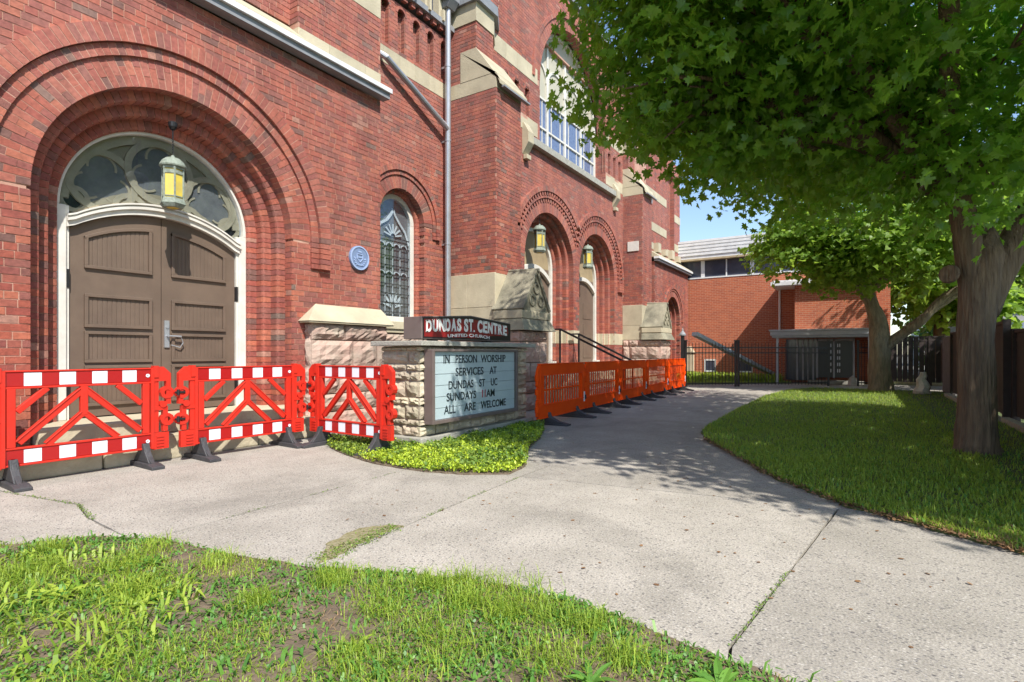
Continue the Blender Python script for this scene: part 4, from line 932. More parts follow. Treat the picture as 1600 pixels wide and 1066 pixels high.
# letter board cabinet
s = MB(); X0, X1, Z0, Z1 = 4.99, 6.93, .285, 1.20; Y0, Y1 = 4.33, 4.47
s.box(X0, X1, Y0, Y1, Z0, Z0+.045); s.box(X0, X1, Y0, Y1, Z1-.03, Z1); s.box(X0, X0+.045, Y0, Y1, Z0+.045, Z1-.03); s.box(X1-.045, X1, Y0, Y1, Z0+.045, Z1-.03); s.box(X0+.02, X1-.02, Y1-.02, Y1+.01, Z0+.02, Z1-.02)
cab = s.build('board_cabinet', 'bronze', sign, bev=.004)
s = MB(); rows = 6; zz = np.linspace(Z0+.045, Z1-.03, rows+1)
for k in range(rows): s.box(X0+.045, X1-.045, Y0+.045, Y0+.055, zz[k]+.004, zz[k+1]-.003)
s.build('board_row', 'board', cab)
s = MB(); s.box(X0+.045, X1-.045, Y0+.056, Y0+.07, Z0+.045, Z1-.03); s.build('board_track', 'boardgap', cab)
s = MB(); r2 = MB(); hh = .105
for txt, xa, xb, zc in (('IN', 5.24, 5.36, 1.075), ('PERSON', 5.48, 5.94, 1.075), ('WORSHIP', 6.03, 6.64, 1.075), ('SERVICES', 5.48, 6.09, .91), ('AT', 6.24, 6.41, .91),
                        ('DUNDAS', 5.34, 5.86, .745), ('ST', 5.99, 6.13, .745), ('UC', 6.27, 6.43, .745), ('SUNDAYS', 5.30, 5.92, .595), ('AM', 6.16, 6.36, .595),
                        ('ALL', 5.25, 5.48, .44), ('ARE', 5.66, 5.91, .44), ('WELCOME', 6.03, 6.65, .44)):
    add_text(s, txt, xa, xb, zc-hh/2, zc+hh/2, Y0+.043, .003, .012)
add_text(r2, '11', 6.06, 6.14, .595-hh/2, .595+hh/2, Y0+.043, .003, .012)
s.build('board_lettering', 'letter', cab); r2.build('red_lettering', 'letterred', cab)
s = MB(); s.add([(X0+.04, Y0+.006, Z0+.04), (X1-.04, Y0+.006, Z0+.04), (X1-.04, Y0+.006, Z1-.025), (X0+.04, Y0+.006, Z1-.025)], [(0, 1, 2, 3)]); s.build('board_glass', 'glass', cab)
# ------------------------------------------------------------------ red and white barriers
def make_red():
    B = empty('red_barrier', (0, 0, 0), '', 'barrier', 'red and white plastic barriers in front of the great door')
    L = 1.5; y = 0
    f = MB(); T = .045
    f.box(.17, L-.17, -T/2, T/2, .84, .858); f.box(.17, L-.17, -T/2, T/2, .985, 1.0); f.box(.17, L-.17, -T/2+.012, T/2-.012, .858, .985)
    f.box(.17, L-.17, -T/2, T/2, .17, .188); f.box(.17, L-.17, -T/2, T/2, .315, .333); f.box(.17, L-.17, -T/2+.012, T/2-.012, .188, .315)
    for x in (.20, L-.20-.06): f.box(x, x+.06, -T/2-.002, T/2+.002, .333, .84)
    f.box(L/2-.03, L/2+.03, -T/2, T/2, .57, .84)
    for sg in (-1, 1):
        c = L/2
        f.bar((c+sg*.02, 0, .80), (c+sg*.47, 0, .37), .055, T*.9); f.bar((c+sg*.01, 0, .585), (c+sg*.27, 0, .33), .05, T*.9); f.bar((c+sg*.27, 0, .84), (c+sg*.48, 0, .64), .05, T*.9)
        # stiffening lip on each diagonal
        f.bar((c+sg*.03, 0, .825), (c+sg*.49, 0, .385), .012, T+.012); f.bar((c+sg*.02, 0, .605), (c+sg*.29, 0, .345), .012, T+.012)
    f.build('frame', 'red', B, bev=.005)
    for sg in (-1, 1):
        e = MB(); X = lambda t_: (t_ if sg < 0 else L-t_)
        def bx(a, b, z0, z1, d=T/2+.004): aa, bb = sorted((X(a), X(b))); e.box(aa, bb, -d, d, z0, z1)
        e.prism([(X(.17), .86), (X(.17), 1.01), (X(.07), 1.01), (X(.0), .94), (X(.0), .86)], 'y', -T/2-.004, T/2+.004)
        bx(.16, .19, .17, 1.0, T/2+.01); bx(.035, .17, .56, .60); bx(.115, .165, .333, .86, T/2-.004); bx(0, .045, .62, .86); bx(.03, .075, .34, .60)
        e.prism([(X(.17), .16), (X(.17), .33), (X(.02), .33), (X(.02), .16)], 'y', -T/2-.004, T/2+.004)
        for zc in (.74, .46): e.arc((X(.035), zc), .03, .065, -T/2-.01, T/2+.01, 0, 2*pi, 10)
        e.arc((X(.075), .62), .0001, .035, -T/2-.012, T/2+.008, 0, 2*pi, 12)
        for k in range(4): bx(.07, .14, .185+.032*k, .20+.032*k, T/2+.012)
        bx(.12, .165, .90, 1.02, T/2+.014)
        e.build('end_post', 'red', B, bev=.004)
    n = 8
    for z0, z1 in ((.864, .979), (.194, .309)):
        for sd in (-1, 1):
            for nm, mm, par in (('red_stripe', 'redsheet', 0), ('white_stripe', 'whitesheet', 1)):
                for k in range(n+1):
                    if k % 2 != par: continue
                    a, b = .19+(L-.38)*k/(n+1), .19+(L-.38)*(k+1)/(n+1); yy = sd*(T/2-.012)
                    s = MB(); s.box(a+.001, b-.001, min(yy, yy+sd*.003), max(yy, yy+sd*.003), z0, z1); s.build(nm, mm, B)
            s = MB(); s.arc((L-.215, (z0+z1)/2), .006, .018, sd*(T/2-.006)-.002, sd*(T/2-.006)+.002, 0, 2*pi, 12); s.build('round_mark', 'whitesheet', B)
    for z in (.74, .46): h = MB(); h.tube([(-.04, -.035, z), (.055, -.035, z)], .012, 8); h.tube([(-.01, -.036, z-.03), (-.01, -.036, z+.03)], .016, 8); h.build('hinge_clip', 'black', B)
    return B
def foot_mesh(side=1):
    s = MB(); prof = [(-.30, 0), (.30, 0), (.30, .035), (.20, .055), (.10, .12), (.045, .235), (-.045, .235), (-.10, .12), (-.20, .055), (-.30, .035)]
    s.prism(prof, 'x', -.018, .018)
    s.prism([(-.31, 0), (.31, 0), (.31, .03), (.22, .05), (-.22, .05), (-.31, .03)], 'x', -.06, .06)
    s.prism([(-.17, .05), (-.075, .16), (-.05, .235), (.05, .235), (.075, .16), (.17, .05)], 'x', -.03, .03)
    return s
RB = make_red()
for x in (.24, 1.26):
    f = foot_mesh(); f.v = [(v[0]+x, v[1], v[2]) for v in f.v]; f.build('rubber_foot', 'rubber', RB, bev=.006)
def place(src, p, q, label):
    a = math.atan2(q[1]-p[1], q[0]-p[0]); return move_copy(src, (p[0], p[1], 0), label, a)
place(RB, (2.92, 6.05), (4.42, 5.99), 'red and white barrier second in the row, across the door\'s right half')
place(RB, (4.47, 5.93), (4.44, 4.43), 'red and white barrier turned towards the camera beside the stone sign')
place(RB, (-.16, 6.24), (1.34, 6.17), 'red and white barrier cut off by the left edge of the photo')
RB.location = (1.38, 6.16, 0); RB.rotation_euler = (0, 0, -.02); RB['label'] = 'red and white barrier across the left half of the brown door'
# ------------------------------------------------------------------ orange barriers
def make_orange():
    B = empty('orange_barrier', (0, 0, 0), '', 'barrier', 'orange plastic barriers along the path')
    L = 2.03; T = .05; s = MB()
    s.box(.10, L-.10, -T/2, T/2, .80, .965); s.box(.09, L-.09, -T/2-.008, T/2+.008, .965, .985); s.box(.09, L-.09, -T/2-.008, T/2+.008, .79, .803)
    s.box(.06, L-.06, -T/2, T/2, .13, .32); s.box(.05, L-.05, -T/2-.008, T/2+.008, .115, .135); s.box(.06, L-.06, -T/2-.01, T/2+.01, .315, .335)
    for x in (.08, L-.18): s.box(x, x+.10, -T/2-.004, T/2+.004, .32, .80)
    n = 15
    for k in range(n):
        x = .26+(L-.52)*k/(n-1); s.box(x-.022, x+.022, -.007, .007, .33, .80)
    s.bar((.2, 0, .56), (L-.2, 0, .56), .03, .02)
    s.build('panel', 'orange', B, bev=.005)
    for sg in (0, 1):
        e = MB(); X = (lambda t_: t_) if sg == 0 else (lambda t_: L-t_)
        e.prism([(X(.10), .13), (X(.0), .16), (X(.0), .40), (X(.03), .42), (X(.03), .62), (X(.0), .64), (X(.0), .84), (X(.06), .95), (X(.12), .97), (X(.12), .13)], 'y', -T/2+.004, T/2-.004)
        for z in (.22, .5, .72): e.tube([(X(.015), 0, z), (X(.015), 0, z+.09)], .034, 8)
        e.build('end_post', 'orange', B, bev=.004)
    c = MB(); c.box(L-.10, L-.05, -T/2-.012, -T/2, .26, .44); c.build('reflector', 'whitesheet', B)
    c = MB(); c.tube([(L-.04, -.03, .30), (L-.04, -.03, .38)], .03, 8); c.build('clip', 'black', B)
    for x in (.42, L-.42):
        f = MB(); prof = [(-.36, 0), (.36, 0), (.36, .03), (.2, .06), (.06, .13), (.03, .20), (-.03, .20), (-.06, .13), (-.2, .06), (-.36, .03)]
        f.prism(prof, 'x', x-.05, x+.05); f.prism([(-.37, 0), (.37, 0), (.37, .025), (-.37, .025)], 'x', x-.085, x+.085)
        f.build('rubber_foot', 'rubber', B, bev=.008)
    return B
OB = make_orange()
op = [(7.28, 4.22), (9.30, 4.36), (11.33, 4.47), (13.35, 4.56), (15.38, 4.62), (17.40, 4.68)]
labs = ['orange plastic barrier nearest the stone sign, first of the row of five', 'second orange barrier from the stone sign', 'middle orange barrier of the row of five', 'fourth orange barrier from the stone sign, sunlit on its far half', 'last orange barrier, at the far end by the iron fence']
for i in range(1, 5): place(OB, op[i], op[i+1], labs[i])
OB.location = (op[0][0], op[0][1], 0); OB.rotation_euler = (0, 0, math.atan2(op[1][1]-op[0][1], op[1][0]-op[0][0])); OB['label'] = labs[0]
# ------------------------------------------------------------------ church hall behind
hall = empty('church_hall', (25.2, 2, 0), 'low modern brick hall with white ribbed roof edge behind the iron fence', 'hall')
HX = 25.2
s = MB(); s.box(HX, 36, -.95, 9.5, -.3, 4.50); s.box(HX+.9, 36, -.9, 9.5, 4.5, 5.3); s.build('wall', 'hallbrick', hall)
s = MB(); s.box(23.5, HX, -.48, 2.14, 1.7, 3.76); s.box(24.9, HX, 2.14, 2.78, -.3, 3.76); s.build('porch_wall', 'hallbrick', hall)
s = MB(); s.box(24.2, HX+.1, -.45, 2.7, -.3, 1.7); s.box(23.5, HX, -.48, -.30, -.3, 1.7); s.build('porch_core', 'hallbrick', hall)
s = MB(); s.box(23.2, HX+.5, -.6, 2.95, 3.76, 3.90); s.box(23.3, HX+.5, -.55, 2.9, 3.90, 3.96); s.build('porch_roof', 'flash', hall)
rf = MB(); rf.box(HX-.25, 37, -1.2, 9.7, 5.38, 6.14); rf.box(HX-.1, 37, -1.2, 9.7, 6.14, 6.2); rf.build('roof_fascia', 'flash', hall)
rf = MB()
for z in (5.52, 5.67, 5.82, 5.97, 6.10): rf.box(HX-.29, HX-.25, -1.2, 9.7, z, z+.10)
rf.build('fascia_rib', 'flash', hall)
s = MB(); s.box(HX-.25, HX+1, -1.2, 9.7, 5.30, 5.379); s.build('soffit', 'tracery', hall)
ys = [8.0, 6.95, 5.9, 4.95, 3.85, 2.8, 1.7, .6, -.4]
for i, (a, b) in enumerate(zip(ys, ys[1:])):
    wmb = MB(); wmb.box(HX+.02, HX+.12, b, b+(.16 if i % 2 else .05), 4.55, 5.3); wmb.box(HX-.02, HX+.12, b, a, 4.50, 4.56); wf = wmb.build('window_frame', 'flash', hall)
    s = MB(); s.box(HX+.06, HX+.08, b+.03, a, 4.56, 5.3); s.build('pane', 'darkglass', wf)
s = MB(); s.box(HX+.5, HX+.55, -.9, 9.5, 4.5, 5.3); s.build('window_backing', 'halldark', hall)
for y0, y1 in ((5.45, 5.85), (3.95, 4.45)):
    wmb = MB(); wmb.box(HX-.03, HX+.05, y0-.05, y1+.05, .32, .38); wmb.box(HX-.03, HX+.05, y0-.05, y1+.05, .82, .88); wmb.box(HX-.03, HX+.05, y0-.05, y0, .38, .82); wmb.box(HX-.03, HX+.05, y1, y1+.05, .38, .82); wf = wmb.build('basement_window', 'flash', hall)
    s = MB(); s.box(HX-.01, HX+.02, y0, y1, .38, .82); s.build('pane', 'darkglass', wf)
s = MB(); s.tube([(24.85, 2.82, 2.0), (24.85, 2.82, 3.8)], .045, 8); s.build('downpipe', 'flash', hall)
# canopy
s = MB(); s.box(22.3, 23.6, -.46, 2.85, 1.80, 1.96); s.box(22.26, 23.6, -.5, 2.89, 1.96, 2.02); s.box(22.36, 23.6, -.42, 2.8, 1.72, 1.80); s.build('canopy', 'canopy', hall, bev=.01)
s = MB()
for y in (2.62, -.25, -.38): s.box(22.42, 22.5, y-.04, y+.04, -.2, 1.72)
s.build('canopy_post', 'canopy', hall)
s = MB()
for y in (1.42, .86, .22): s.box(24.0, 24.1, y-.03, y+.03, .2, 1.7)
s.box(24.0, 24.1, .22, 1.42, 1.62, 1.7); s.build('entrance_frame', 'canopy', hall)
for a, b in ((.25, .83), (.89, 1.39)):
    s = MB(); s.box(24.04, 24.08, a, b, .22, 1.62); dl = s.build('entrance_door', 'halldark', hall)
    t = MB(); ycc = .83-.13 if a < .5 else .89+.1
    for k in range(5):
        for dy in (-.045, .02): t.box(24.03, 24.04, ycc+dy, ycc+dy+.035, .42+.24*k, .55+.24*k)
    t.build('door_light', 'whitesheet', dl)
s = MB()
for y in (2.1, 1.9, 1.72, 1.55): s.box(23.98, 24.06, y-.025, y+.025, .1, 1.7)
s.build('side_light_frame', 'canopy', hall)
s = MB(); s.box(24.08, 24.12, 1.45, 2.5, .1, 1.7); s.build('side_light', 'darkglass', hall)
s = MB(); s.box(23.4, 24.1, -.1, 1.7, -.2, .12); s.box(23.1, 23.4, -.1, 1.7, -.2, .0); s.build('porch_step', 'capstone', hall)
s = MB(); s.tube([(22.9, .25, 0), (22.9, .25, .25), (22.9, .25, .35)], [.16, .12, .01], 6); tag(s.build('garden_ornament', 'sack'), 'small pale pointed ornament on the hall porch steps', 'ornament')
# sloping stair parapet cap
s = MB(); s.bar((19.3, 4.85, 1.82), (24.9, 2.85, .15), .13, .22, (.34, .94, 0)); 
st = s.build('parapet_cap', 'canopy'); tag(st, 'long grey sloping rail running down behind the iron fence to the hall', 'stair rail')
# ------------------------------------------------------------------ iron fence with gate gap
P0, P1 = Vector((18.9, 5.05, 0)), Vector((22.6, -.1, 0)); FD = (P1-P0); FL = FD.length; FD.normalize()
def fence_run(t0, t1, label, ends=True):
    a, b = P0+FD*t0, P0+FD*t1; F = empty('iron_fence', a, label, 'fence')
    for z in (.12, 1.16, 1.34):
        s = MB(); s.bar(a+Vector((0, 0, z)), b+Vector((0, 0, z)), .035, .03, (FD.y, -FD.x, 0)); s.build('fence_rail', 'black', F)
    n = int((t1-t0)/.115); pm = None
    for k in range(n+1):
        p = a+FD*(t1-t0)*k/n
        if pm is None:
            s = MB(); s.box(-.009, .009, -.009, .009, .05, 1.47); s.lathe((0, 0, 1.47), [(.012, 0), (.003, .05)], 4); o = s.build('picket', 'black', F); pm = o.data; o.matrix_parent_inverse = Matrix.Identity(4); o.location = (0, 0, 0)
        else: o = bpy.data.objects.new('picket', pm); COL.objects.link(o); o.parent = F; o.location = p-a
    for q in (a, b):
        s = MB(); s.box(q.x-.035, q.x+.035, q.y-.035, q.y+.035, 0, 1.56); s.box(q.x-.05, q.x+.05, q.y-.05, q.y+.05, 1.56, 1.6); s.build('fence_post', 'black', F)
    return F
fence_run(0, 1.75, 'black iron picket fence at the left, from the brick wall corner to its first post')
fence_run(1.85, 5.05, 'black iron picket fence in the middle, between the lawn path and hall entrance')
fence_run(6.12, 6.6, 'short black iron fence piece just left of the farther tree')
s = MB(); s.box(18.83, 18.93, 5.1, 5.2, 0, 1.75); gp = s.build('gate_post', 'black'); s = MB(); s.lathe((18.88, 5.15, 1.75), [(.11, 0), (.12, .04), (.08, .10), (.03, .16), (.025, .22), (.004, .26)], 12); s.build('post_cap', 'lead', gp)
tag(gp, 'black gate post with a grey domed cap beside the end of the church wall', 'gate post')
# ------------------------------------------------------------------ dark board fence on the right
def board_fence(x0, x1, y, z1, label, m='fence', group=None):
    F = empty('board_fence', (x0, y, 0), label, 'fence', group)
    n = int((x1-x0)/.15); me = None
    zb = .12
    for k in range(n):
        s = MB(); s.box(0, .1485, 0, .022, zb, z1+.008*math.sin(k*1.7)) if me is None else None
        if me is None: o = s.build('fence_board', m, F); me = o.data; o.matrix_parent_inverse = Matrix.Identity(4)
        else: o = bpy.data.objects.new('fence_board', me); COL.objects.link(o); o.parent = F
        o.location = ((x1-x0)*k/n, 0, .006*math.sin(k*2.3))
    s = MB(); s.box(x0, x1, y-.02, y+.05, z1-.02, z1+.03); s.build('fence_cap', m, F)
    s = MB(); s.box(x0, x1, y-.01, y+.03, z1-.16, z1-.11); s.build('fence_rail', m, F)
    for x in (x0, (x0+x1)/2, x1): s = MB(); s.box(x-.05, x+.05, y-.03, y+.07, 0, z1+.05); s.build('fence_post', m, F)
    return F
board_fence(5.0, 11.9, -2.15, 1.50, 'dark brown board fence at the right edge, behind the near tree trunk')
board_fence(12.0, 18.3, -2.05, 1.66, 'dark board fence between the two tree trunks')
s = MB(); s.box(18.45, 20.6, -2.1, -2.05, .0, 1.62); s.box(18.4, 18.48, -2.14, -2.0, 0, 1.85); gpn = s.build('fence_panel', 'greyboard'); tag(gpn, 'sunlit grey wooden panel at the far end of the dark fence', 'fence panel')
board_fence(21.0, 27.0, -2.6, 1.5, 'black fence stretch beyond the farther tree, left of the grey panel')
s = MB(); s.box(4.0, 11.9, -2.06, -1.94, 0, .10); s.box(11.95, 18.3, -1.97, -1.85, 0, .10); k_ = s.build('kerb', 'capstone', bev=.01); tag(k_, kind='structure')
sk = MB()
for k in range(7):
    t_ = k/6; sk.v += [(19.0+(.24+.1*math.sin(k))*(1-t_*.75)*math.cos(a)*1.1, -1.45+(.22)*(1-t_*.7)*math.sin(a)+.03*math.sin(k*2), .62*t_) for a in np.linspace(0, 2*pi, 9)[:-1]]
for k in range(6):
    for a in range(8): sk.f.append((k*8+a, k*8+(a+1) % 8, (k+1)*8+(a+1) % 8, (k+1)*8+a)); sk.mi.append(0)
sk.f.append(tuple(range(48, 56))); sk.mi.append(0)
tag(sk.build('garden_sack', 'sack'), 'pale full sack standing at the foot of the grey fence panel', 'sack')
# ------------------------------------------------------------------ street beyond the fence
bl = empty('apartment_block', (60, -8, 0), 'pale apartment block with many windows far behind the farther tree', 'building')
s = MB(); s.box(60, 70, -16, -4.4, 0, 11); s.build('wall', 'city', bl)
for i in range(10):
    for j in range(6):
        s = MB(); s.box(59.93, 60, -15.6+i*1.1, -14.9+i*1.1, 1.2+j*1.6, 2.2+j*1.6); s.build('window', 'cityb', bl)
b2 = empty('office_building', (46, -14, 0), 'blue grey building with vertical bands behind the right-hand fence', 'building')
s = MB(); s.box(46, 56, -24, -12.4, 0, 7.2); s.build('wall', 'cityb', b2)
for k in range(7): s = MB(); s.box(45.9, 46, -23.6+k*1.6, -22.9+k*1.6, 0, 7.2); s.build('wall_band', 'city', b2)
sg_ = empty('street_sign', (34, -3.3, 0), 'white street sign board with a red ring and black mark, seen above the far fence', 'sign')
s = MB(); s.box(34, 34.05, -3.95, -3.05, 1.3, 3.2); s.build('sign_board', 'signwhite', sg_)
s = MB(); s.box(34.0, 34.06, -3.54, -3.46, 0, 1.3); s.build('pole', 'canopy', sg_)
s = MB(); n = 20
for i in range(n):
    a0, a1 = 2*pi*i/n, 2*pi*(i+1)/n
    q = [(r*math.cos(a)-3.5, 2.72+r*math.sin(a)) for r, a in ((.13, a0), (.22, a0), (.22, a1), (.13, a1))]; s.add([(33.98, y, z) for y, z in q], [(0, 1, 2, 3)])
s.build('red_ring', 'letterred', sg_)
s = MB(); s.bar((33.98, -3.5, 1.55), (33.98, -3.62, 2.0), .06, .01, (1, 0, 0)); s.bar((33.98, -3.5, 1.9), (33.98, -3.3, 1.6), .06, .01, (1, 0, 0)); s.bar((33.98, -3.65, 1.95), (33.98, -3.35, 2.15), .06, .01, (1, 0, 0)); s.build('black_mark', 'letter', sg_)
F3 = empty('picket_railing', (16, -5, 0), 'pale grey picket railing showing above the dark fence at the right edge', 'railing'); me = None
for k in range(60):
    if me is None: s = MB(); s.box(0, .05, 0, .03, 0, 2.0); o = s.build('picket', 'canopy', F3); me = o.data; o.matrix_parent_inverse = Matrix.Identity(4)
    else: o = bpy.data.objects.new('picket', me); COL.objects.link(o); o.parent = F3
    o.location = (k*.13-1.0, 0, 0)
s = MB(); s.box(15, 23, -5.0, -4.96, 1.7, 1.76); s.box(15, 23, -5.0, -4.96, .3, .36); s.build('rail', 'canopy', F3)
bf = board_fence(24.0, 26.2, -.95, 1.72, 'black board fence closing the gap between the hall and the grey panel'); bf.rotation_euler = (0, 0, -pi/2)
# ------------------------------------------------------------------ ground, pavement, lawns
def sheet(name, poly, z, m, kind='structure', sub=0, jit=0):
    pts = []
    for i, p in enumerate(poly):
        q = poly[(i+1) % len(poly)]; n = max(1, int(math.dist(p, q)/sub)) if sub else 1
        for k in range(n): t_ = k/n; pts.append((p[0]+(q[0]-p[0])*t_+random.uniform(-jit, jit), p[1]+(q[1]-p[1])*t_+random.uniform(-jit, jit)))
    s = MB(); s.prism(pts, 'z', z-.03, z); o = s.build(name, m); return tag(o, kind=kind)
s = MB(); s.add([(-600, -600, -.13), (600, -600, -.13), (600, 600, -.13), (-600, 600, -.13)], [(0, 1, 2, 3)]); tag(s.build('ground', 'ground'), kind='structure')
pave = bpy.data.objects.new('pavement', None); COL.objects.link(pave); tag(pave, kind='structure')
J = .007
def slab(poly):
    c = (sum(p[0] for p in poly)/len(poly), sum(p[1] for p in poly)/len(poly)); pts = []
    for i in range(len(poly)):                       # inset each edge by the joint half width, slightly wandering edge
        a, b, d_ = Vector((*poly[i-1], 0)), Vector((*poly[i], 0)), Vector((*poly[(i+1) % len(poly)], 0))
        n1 = (b-a).normalized(); n2 = (d_-b).normalized(); i1 = Vector((-n1.y, n1.x, 0)); i2 = Vector((-n2.y, n2.x, 0)); m = (i1+i2); m = m/m.dot(i1)
        pts.append(b+m*J)
    out = []
    for i, p in enumerate(pts):
        q = pts[(i+1) % len(pts)]; n = max(1, min(40, int((q-p).length/.12)))
        if (q-p).length > 12: n = 1
        for k in range(n): t_ = p.lerp(q, k/n); out.append((t_.x+(random.uniform(-.004, .004) if k else 0), t_.y+(random.uniform(-.004, .004) if k else 0)))
    s = MB(); s.prism(out, 'z', -.1, 0); o = s.build('paving_slab', 'conc', pave); return o
slab([(-3, 3.72), (1.55, 3.70), (1.60, 4.55), (1.70, 5.0), (1.52, 6.0), (1.50, 6.9), (-3, 6.9)])
slab([(1.55, 3.70), (4.30, 3.80), (5.0, 3.8), (5.0, 6.9), (1.50, 6.9), (1.52, 6.0), (1.70, 5.0), (1.60, 4.55)])
slab([(-3, 2.44), (1.94, 2.50), (4.31, 2.67), (4.9, 2.68), (4.30, 3.80), (1.55, 3.70), (-3, 3.72)][::1])
slab([(-3, -.2), (2.26, .43), (4.69, .14), (4.31, 2.67), (1.94, 2.50), (-3, 2.44)])
slab([(-3, -8), (4.9, -8), (4.69, .14), (2.26, .43), (-3, -.2)])
slab([(4.69, .14), (4.9, -8), (7.1, -8), (7.0, 1.49), (6.32, 3.45), (5.9, 6.9), (5.0, 6.9), (5.0, 3.8), (4.30, 3.80), (4.9, 2.68), (4.31, 2.67)][::1])
xs = [7.0, 9.2, 11.6, 14.0, 16.4, 18.9, 21.4, 24.0]
slab([(7.1, -8), (9.2, -8), (9.2, 7.5), (6.2, 7.5), (6.0, 6.9), (5.9, 6.9), (6.32, 3.45), (7.0, 1.49)])
for a, b in zip(xs[1:], xs[2:]): slab([(a, -8), (b, -8), (b, 7.5), (a, 7.5)])
tag(sheet('far_yard', [(24.1, -60), (80, -60), (80, 60), (24.1, 60)], -.02, 'lawn'), kind='structure')
tag(sheet('street', [(26, -60), (30, -60), (30, -2.4), (200, -2.4), (200, -60)], .0, 'capstone'), kind='structure')
tag(sheet('side_yard', [(-60, -60), (24, -60), (24, -8.05), (-60, -8.05)], -.02, 'lawn'), kind='structure')
def inside(P, poly):
    poly = np.array(poly); x, y = P[:, 0], P[:, 1]; r = np.zeros(len(P), bool); j = len(poly)-1
    for i in range(len(poly)):
        xi, yi, xj, yj = *poly[i], *poly[j]
        r ^= ((yi > y) != (yj > y)) & (x < (xj-xi)*(y-yi)/(yj-yi+1e-12)+xi); j = i
    return r
FL_ = [(-4, 5.3), (.2, 4.75), (1.06, 4.28), (1.45, 4.0), (1.66, 3.55), (1.74, 2.9), (1.86, 2.46), (2.08, 1.95), (2.2, 1.6), (2.26, 1.1), (2.2, .75), (2.13, .45), (2.1, .0), (2.1, -3), (-4, -3)]
LW = [(8.9, 2.02), (8.2, 1.95), (7.5, 1.75), (6.92, 1.44), (6.2, 1.05), (5.55, .70), (4.79, .10), (4.45, -.4), (4.15, -.85), (3.8, -1.6), (3.6, -3), (3.6, -5), (20.4, -5), (20.4, 1.3), (18.8, 1.92), (16, 2.15), (11.9, 2.12)]
SD = [(4.72, 6.0), (4.35, 5.4), (4.13, 4.85), (3.98, 4.3), (3.95, 3.83), (3.98, 3.5), (4.08, 3.15), (4.33, 2.80), (4.7, 2.85), (5.15, 3.10), (5.62, 3.37), (6.3, 3.60), (6.85, 3.86), (7.3, 4.1), (7.5, 4.5), (7.5, 5.3), (5.2, 6.2)]
BK = [(16.6, 4.9), (20.2, 5.3), (22.4, 3.0), (22.9, 2.2), (24, 2.6), (24, 6.4), (16.6, 6.4)]
sheet('front_lawn_soil', FL_, .016, 'soil', sub=.06, jit=.015); sheet('tree_lawn_soil', LW, .016, 'lawn', sub=.08, jit=.03)
sheet('sign_bed_soil', SD, .014, 'soil', sub=.06, jit=.012); sheet('fence_strip_soil', BK, .016, 'lawn', sub=.2, jit=.03)
sheet('moss_patch', [(1.93, 2.50), (2.05, 2.49), (2.25, 2.54), (2.5, 2.56), (2.66, 2.56), (2.62, 2.66), (2.45, 2.76), (2.3, 2.74), (2.15, 2.70), (2.03, 2.58)], .006, 'moss', sub=.03, jit=.010)
# moss and weeds in the joints
def nz(x, y, s, sd=0): return (np.sin(x*s*1.3+sd)+np.sin(y*s*1.7+sd*2.1)+np.sin((x+y)*s*.9+sd*.7)+np.sin((x-y*.6)*s*2.3+sd*1.3)+np.sin((x*.5+y)*s*3.1+sd*3.7)*.7)/4.7
def scatter(poly, n, dens=None):
    P = np.array(poly); lo, hi = P.min(0), P.max(0); out = np.zeros((0, 2))
    while len(out) < n:
        q = rng.uniform(lo, hi, (n*2, 2)); q = q[inside(q, poly)]
        if dens is not None: q = q[rng.random(len(q)) < dens(q[:, 0], q[:, 1])]
        out = np.vstack([out, q])
        if len(q) == 0: break
    return out[:n]
def blades(name, P, h, wd, lean, m, parent=None, z=.012, kind='stuff', curl=.6, base=None):
    n = len(P); hh = rng.uniform(h[0], h[1], n)*(1 if base is None else base); a = rng.uniform(0, 2*pi, n); l = rng.uniform(lean[0], lean[1], n); ww = rng.uniform(wd[0], wd[1], n)
    d = np.stack([np.cos(a), np.sin(a), np.zeros(n)], 1); sd = np.stack([-np.sin(a), np.cos(a), np.zeros(n)], 1); up = np.array([0, 0, 1.])
    p0 = np.stack([P[:, 0], P[:, 1], np.full(n, z)], 1)
    p1 = p0+d*(hh*l*.35)[:, None]+up*(hh*.6*np.sqrt(np.clip(1-l*l*.3, .1, 1)))[:, None]
    p2 = p0+d*(hh*l)[:, None]+up*(hh*np.sqrt(np.clip(1-l*l*.75, .04, 1))*(1-curl*l*.3))[:, None]
    w1 = ww[:, None]
    V = np.stack([p0-sd*w1*.5, p0+sd*w1*.5, p1+sd*w1*.42, p1-sd*w1*.42, p2], 1).reshape(-1, 3)
    b = 5*np.arange(n)[:, None]
    F3_ = np.concatenate([b+np.array([[0, 1, 2]]), b+np.array([[0, 2, 3]]), b+np.array([[3, 2, 4]])], 0)
    o = npmesh(name, V, F3_, m, parent); o['kind'] = kind; return o
vis = lambda q: q[(q[:, 0]*math.cos(TH)+q[:, 1]*math.sin(TH) > .9)]
clump = lambda x, y: np.clip(.38+1.5*nz(x, y, 5, 1), .03, 1)
FLV = [(.0, 5.2), (1.06, 4.28), (1.45, 4.0), (1.66, 3.55), (1.74, 2.9), (1.86, 2.46), (2.08, 1.95), (2.2, 1.6), (2.26, 1.1), (2.2, .75), (2.13, .45), (2.1, .0), (2.05, -.3), (.6, -.3), (.5, .9), (0, 1.2), (-.6, 4)]
q = scatter(FLV, 27000, clump); hb = np.clip(.8+.7*nz(q[:, 0], q[:, 1], 3, 4), .35, 1.5)
blades('front_lawn_grass', q, (.02, .08), (.0022, .0055), (.35, 1.13), 'grass', base=hb)
q = scatter(FLV, 9000, lambda x, y: np.clip(.25+1.3*nz(x, y, 4, 9), 0, 1)); blades('front_lawn_weeds', q, (.02, .055), (.006, .014), (.5, 1.3), 'grassdark')
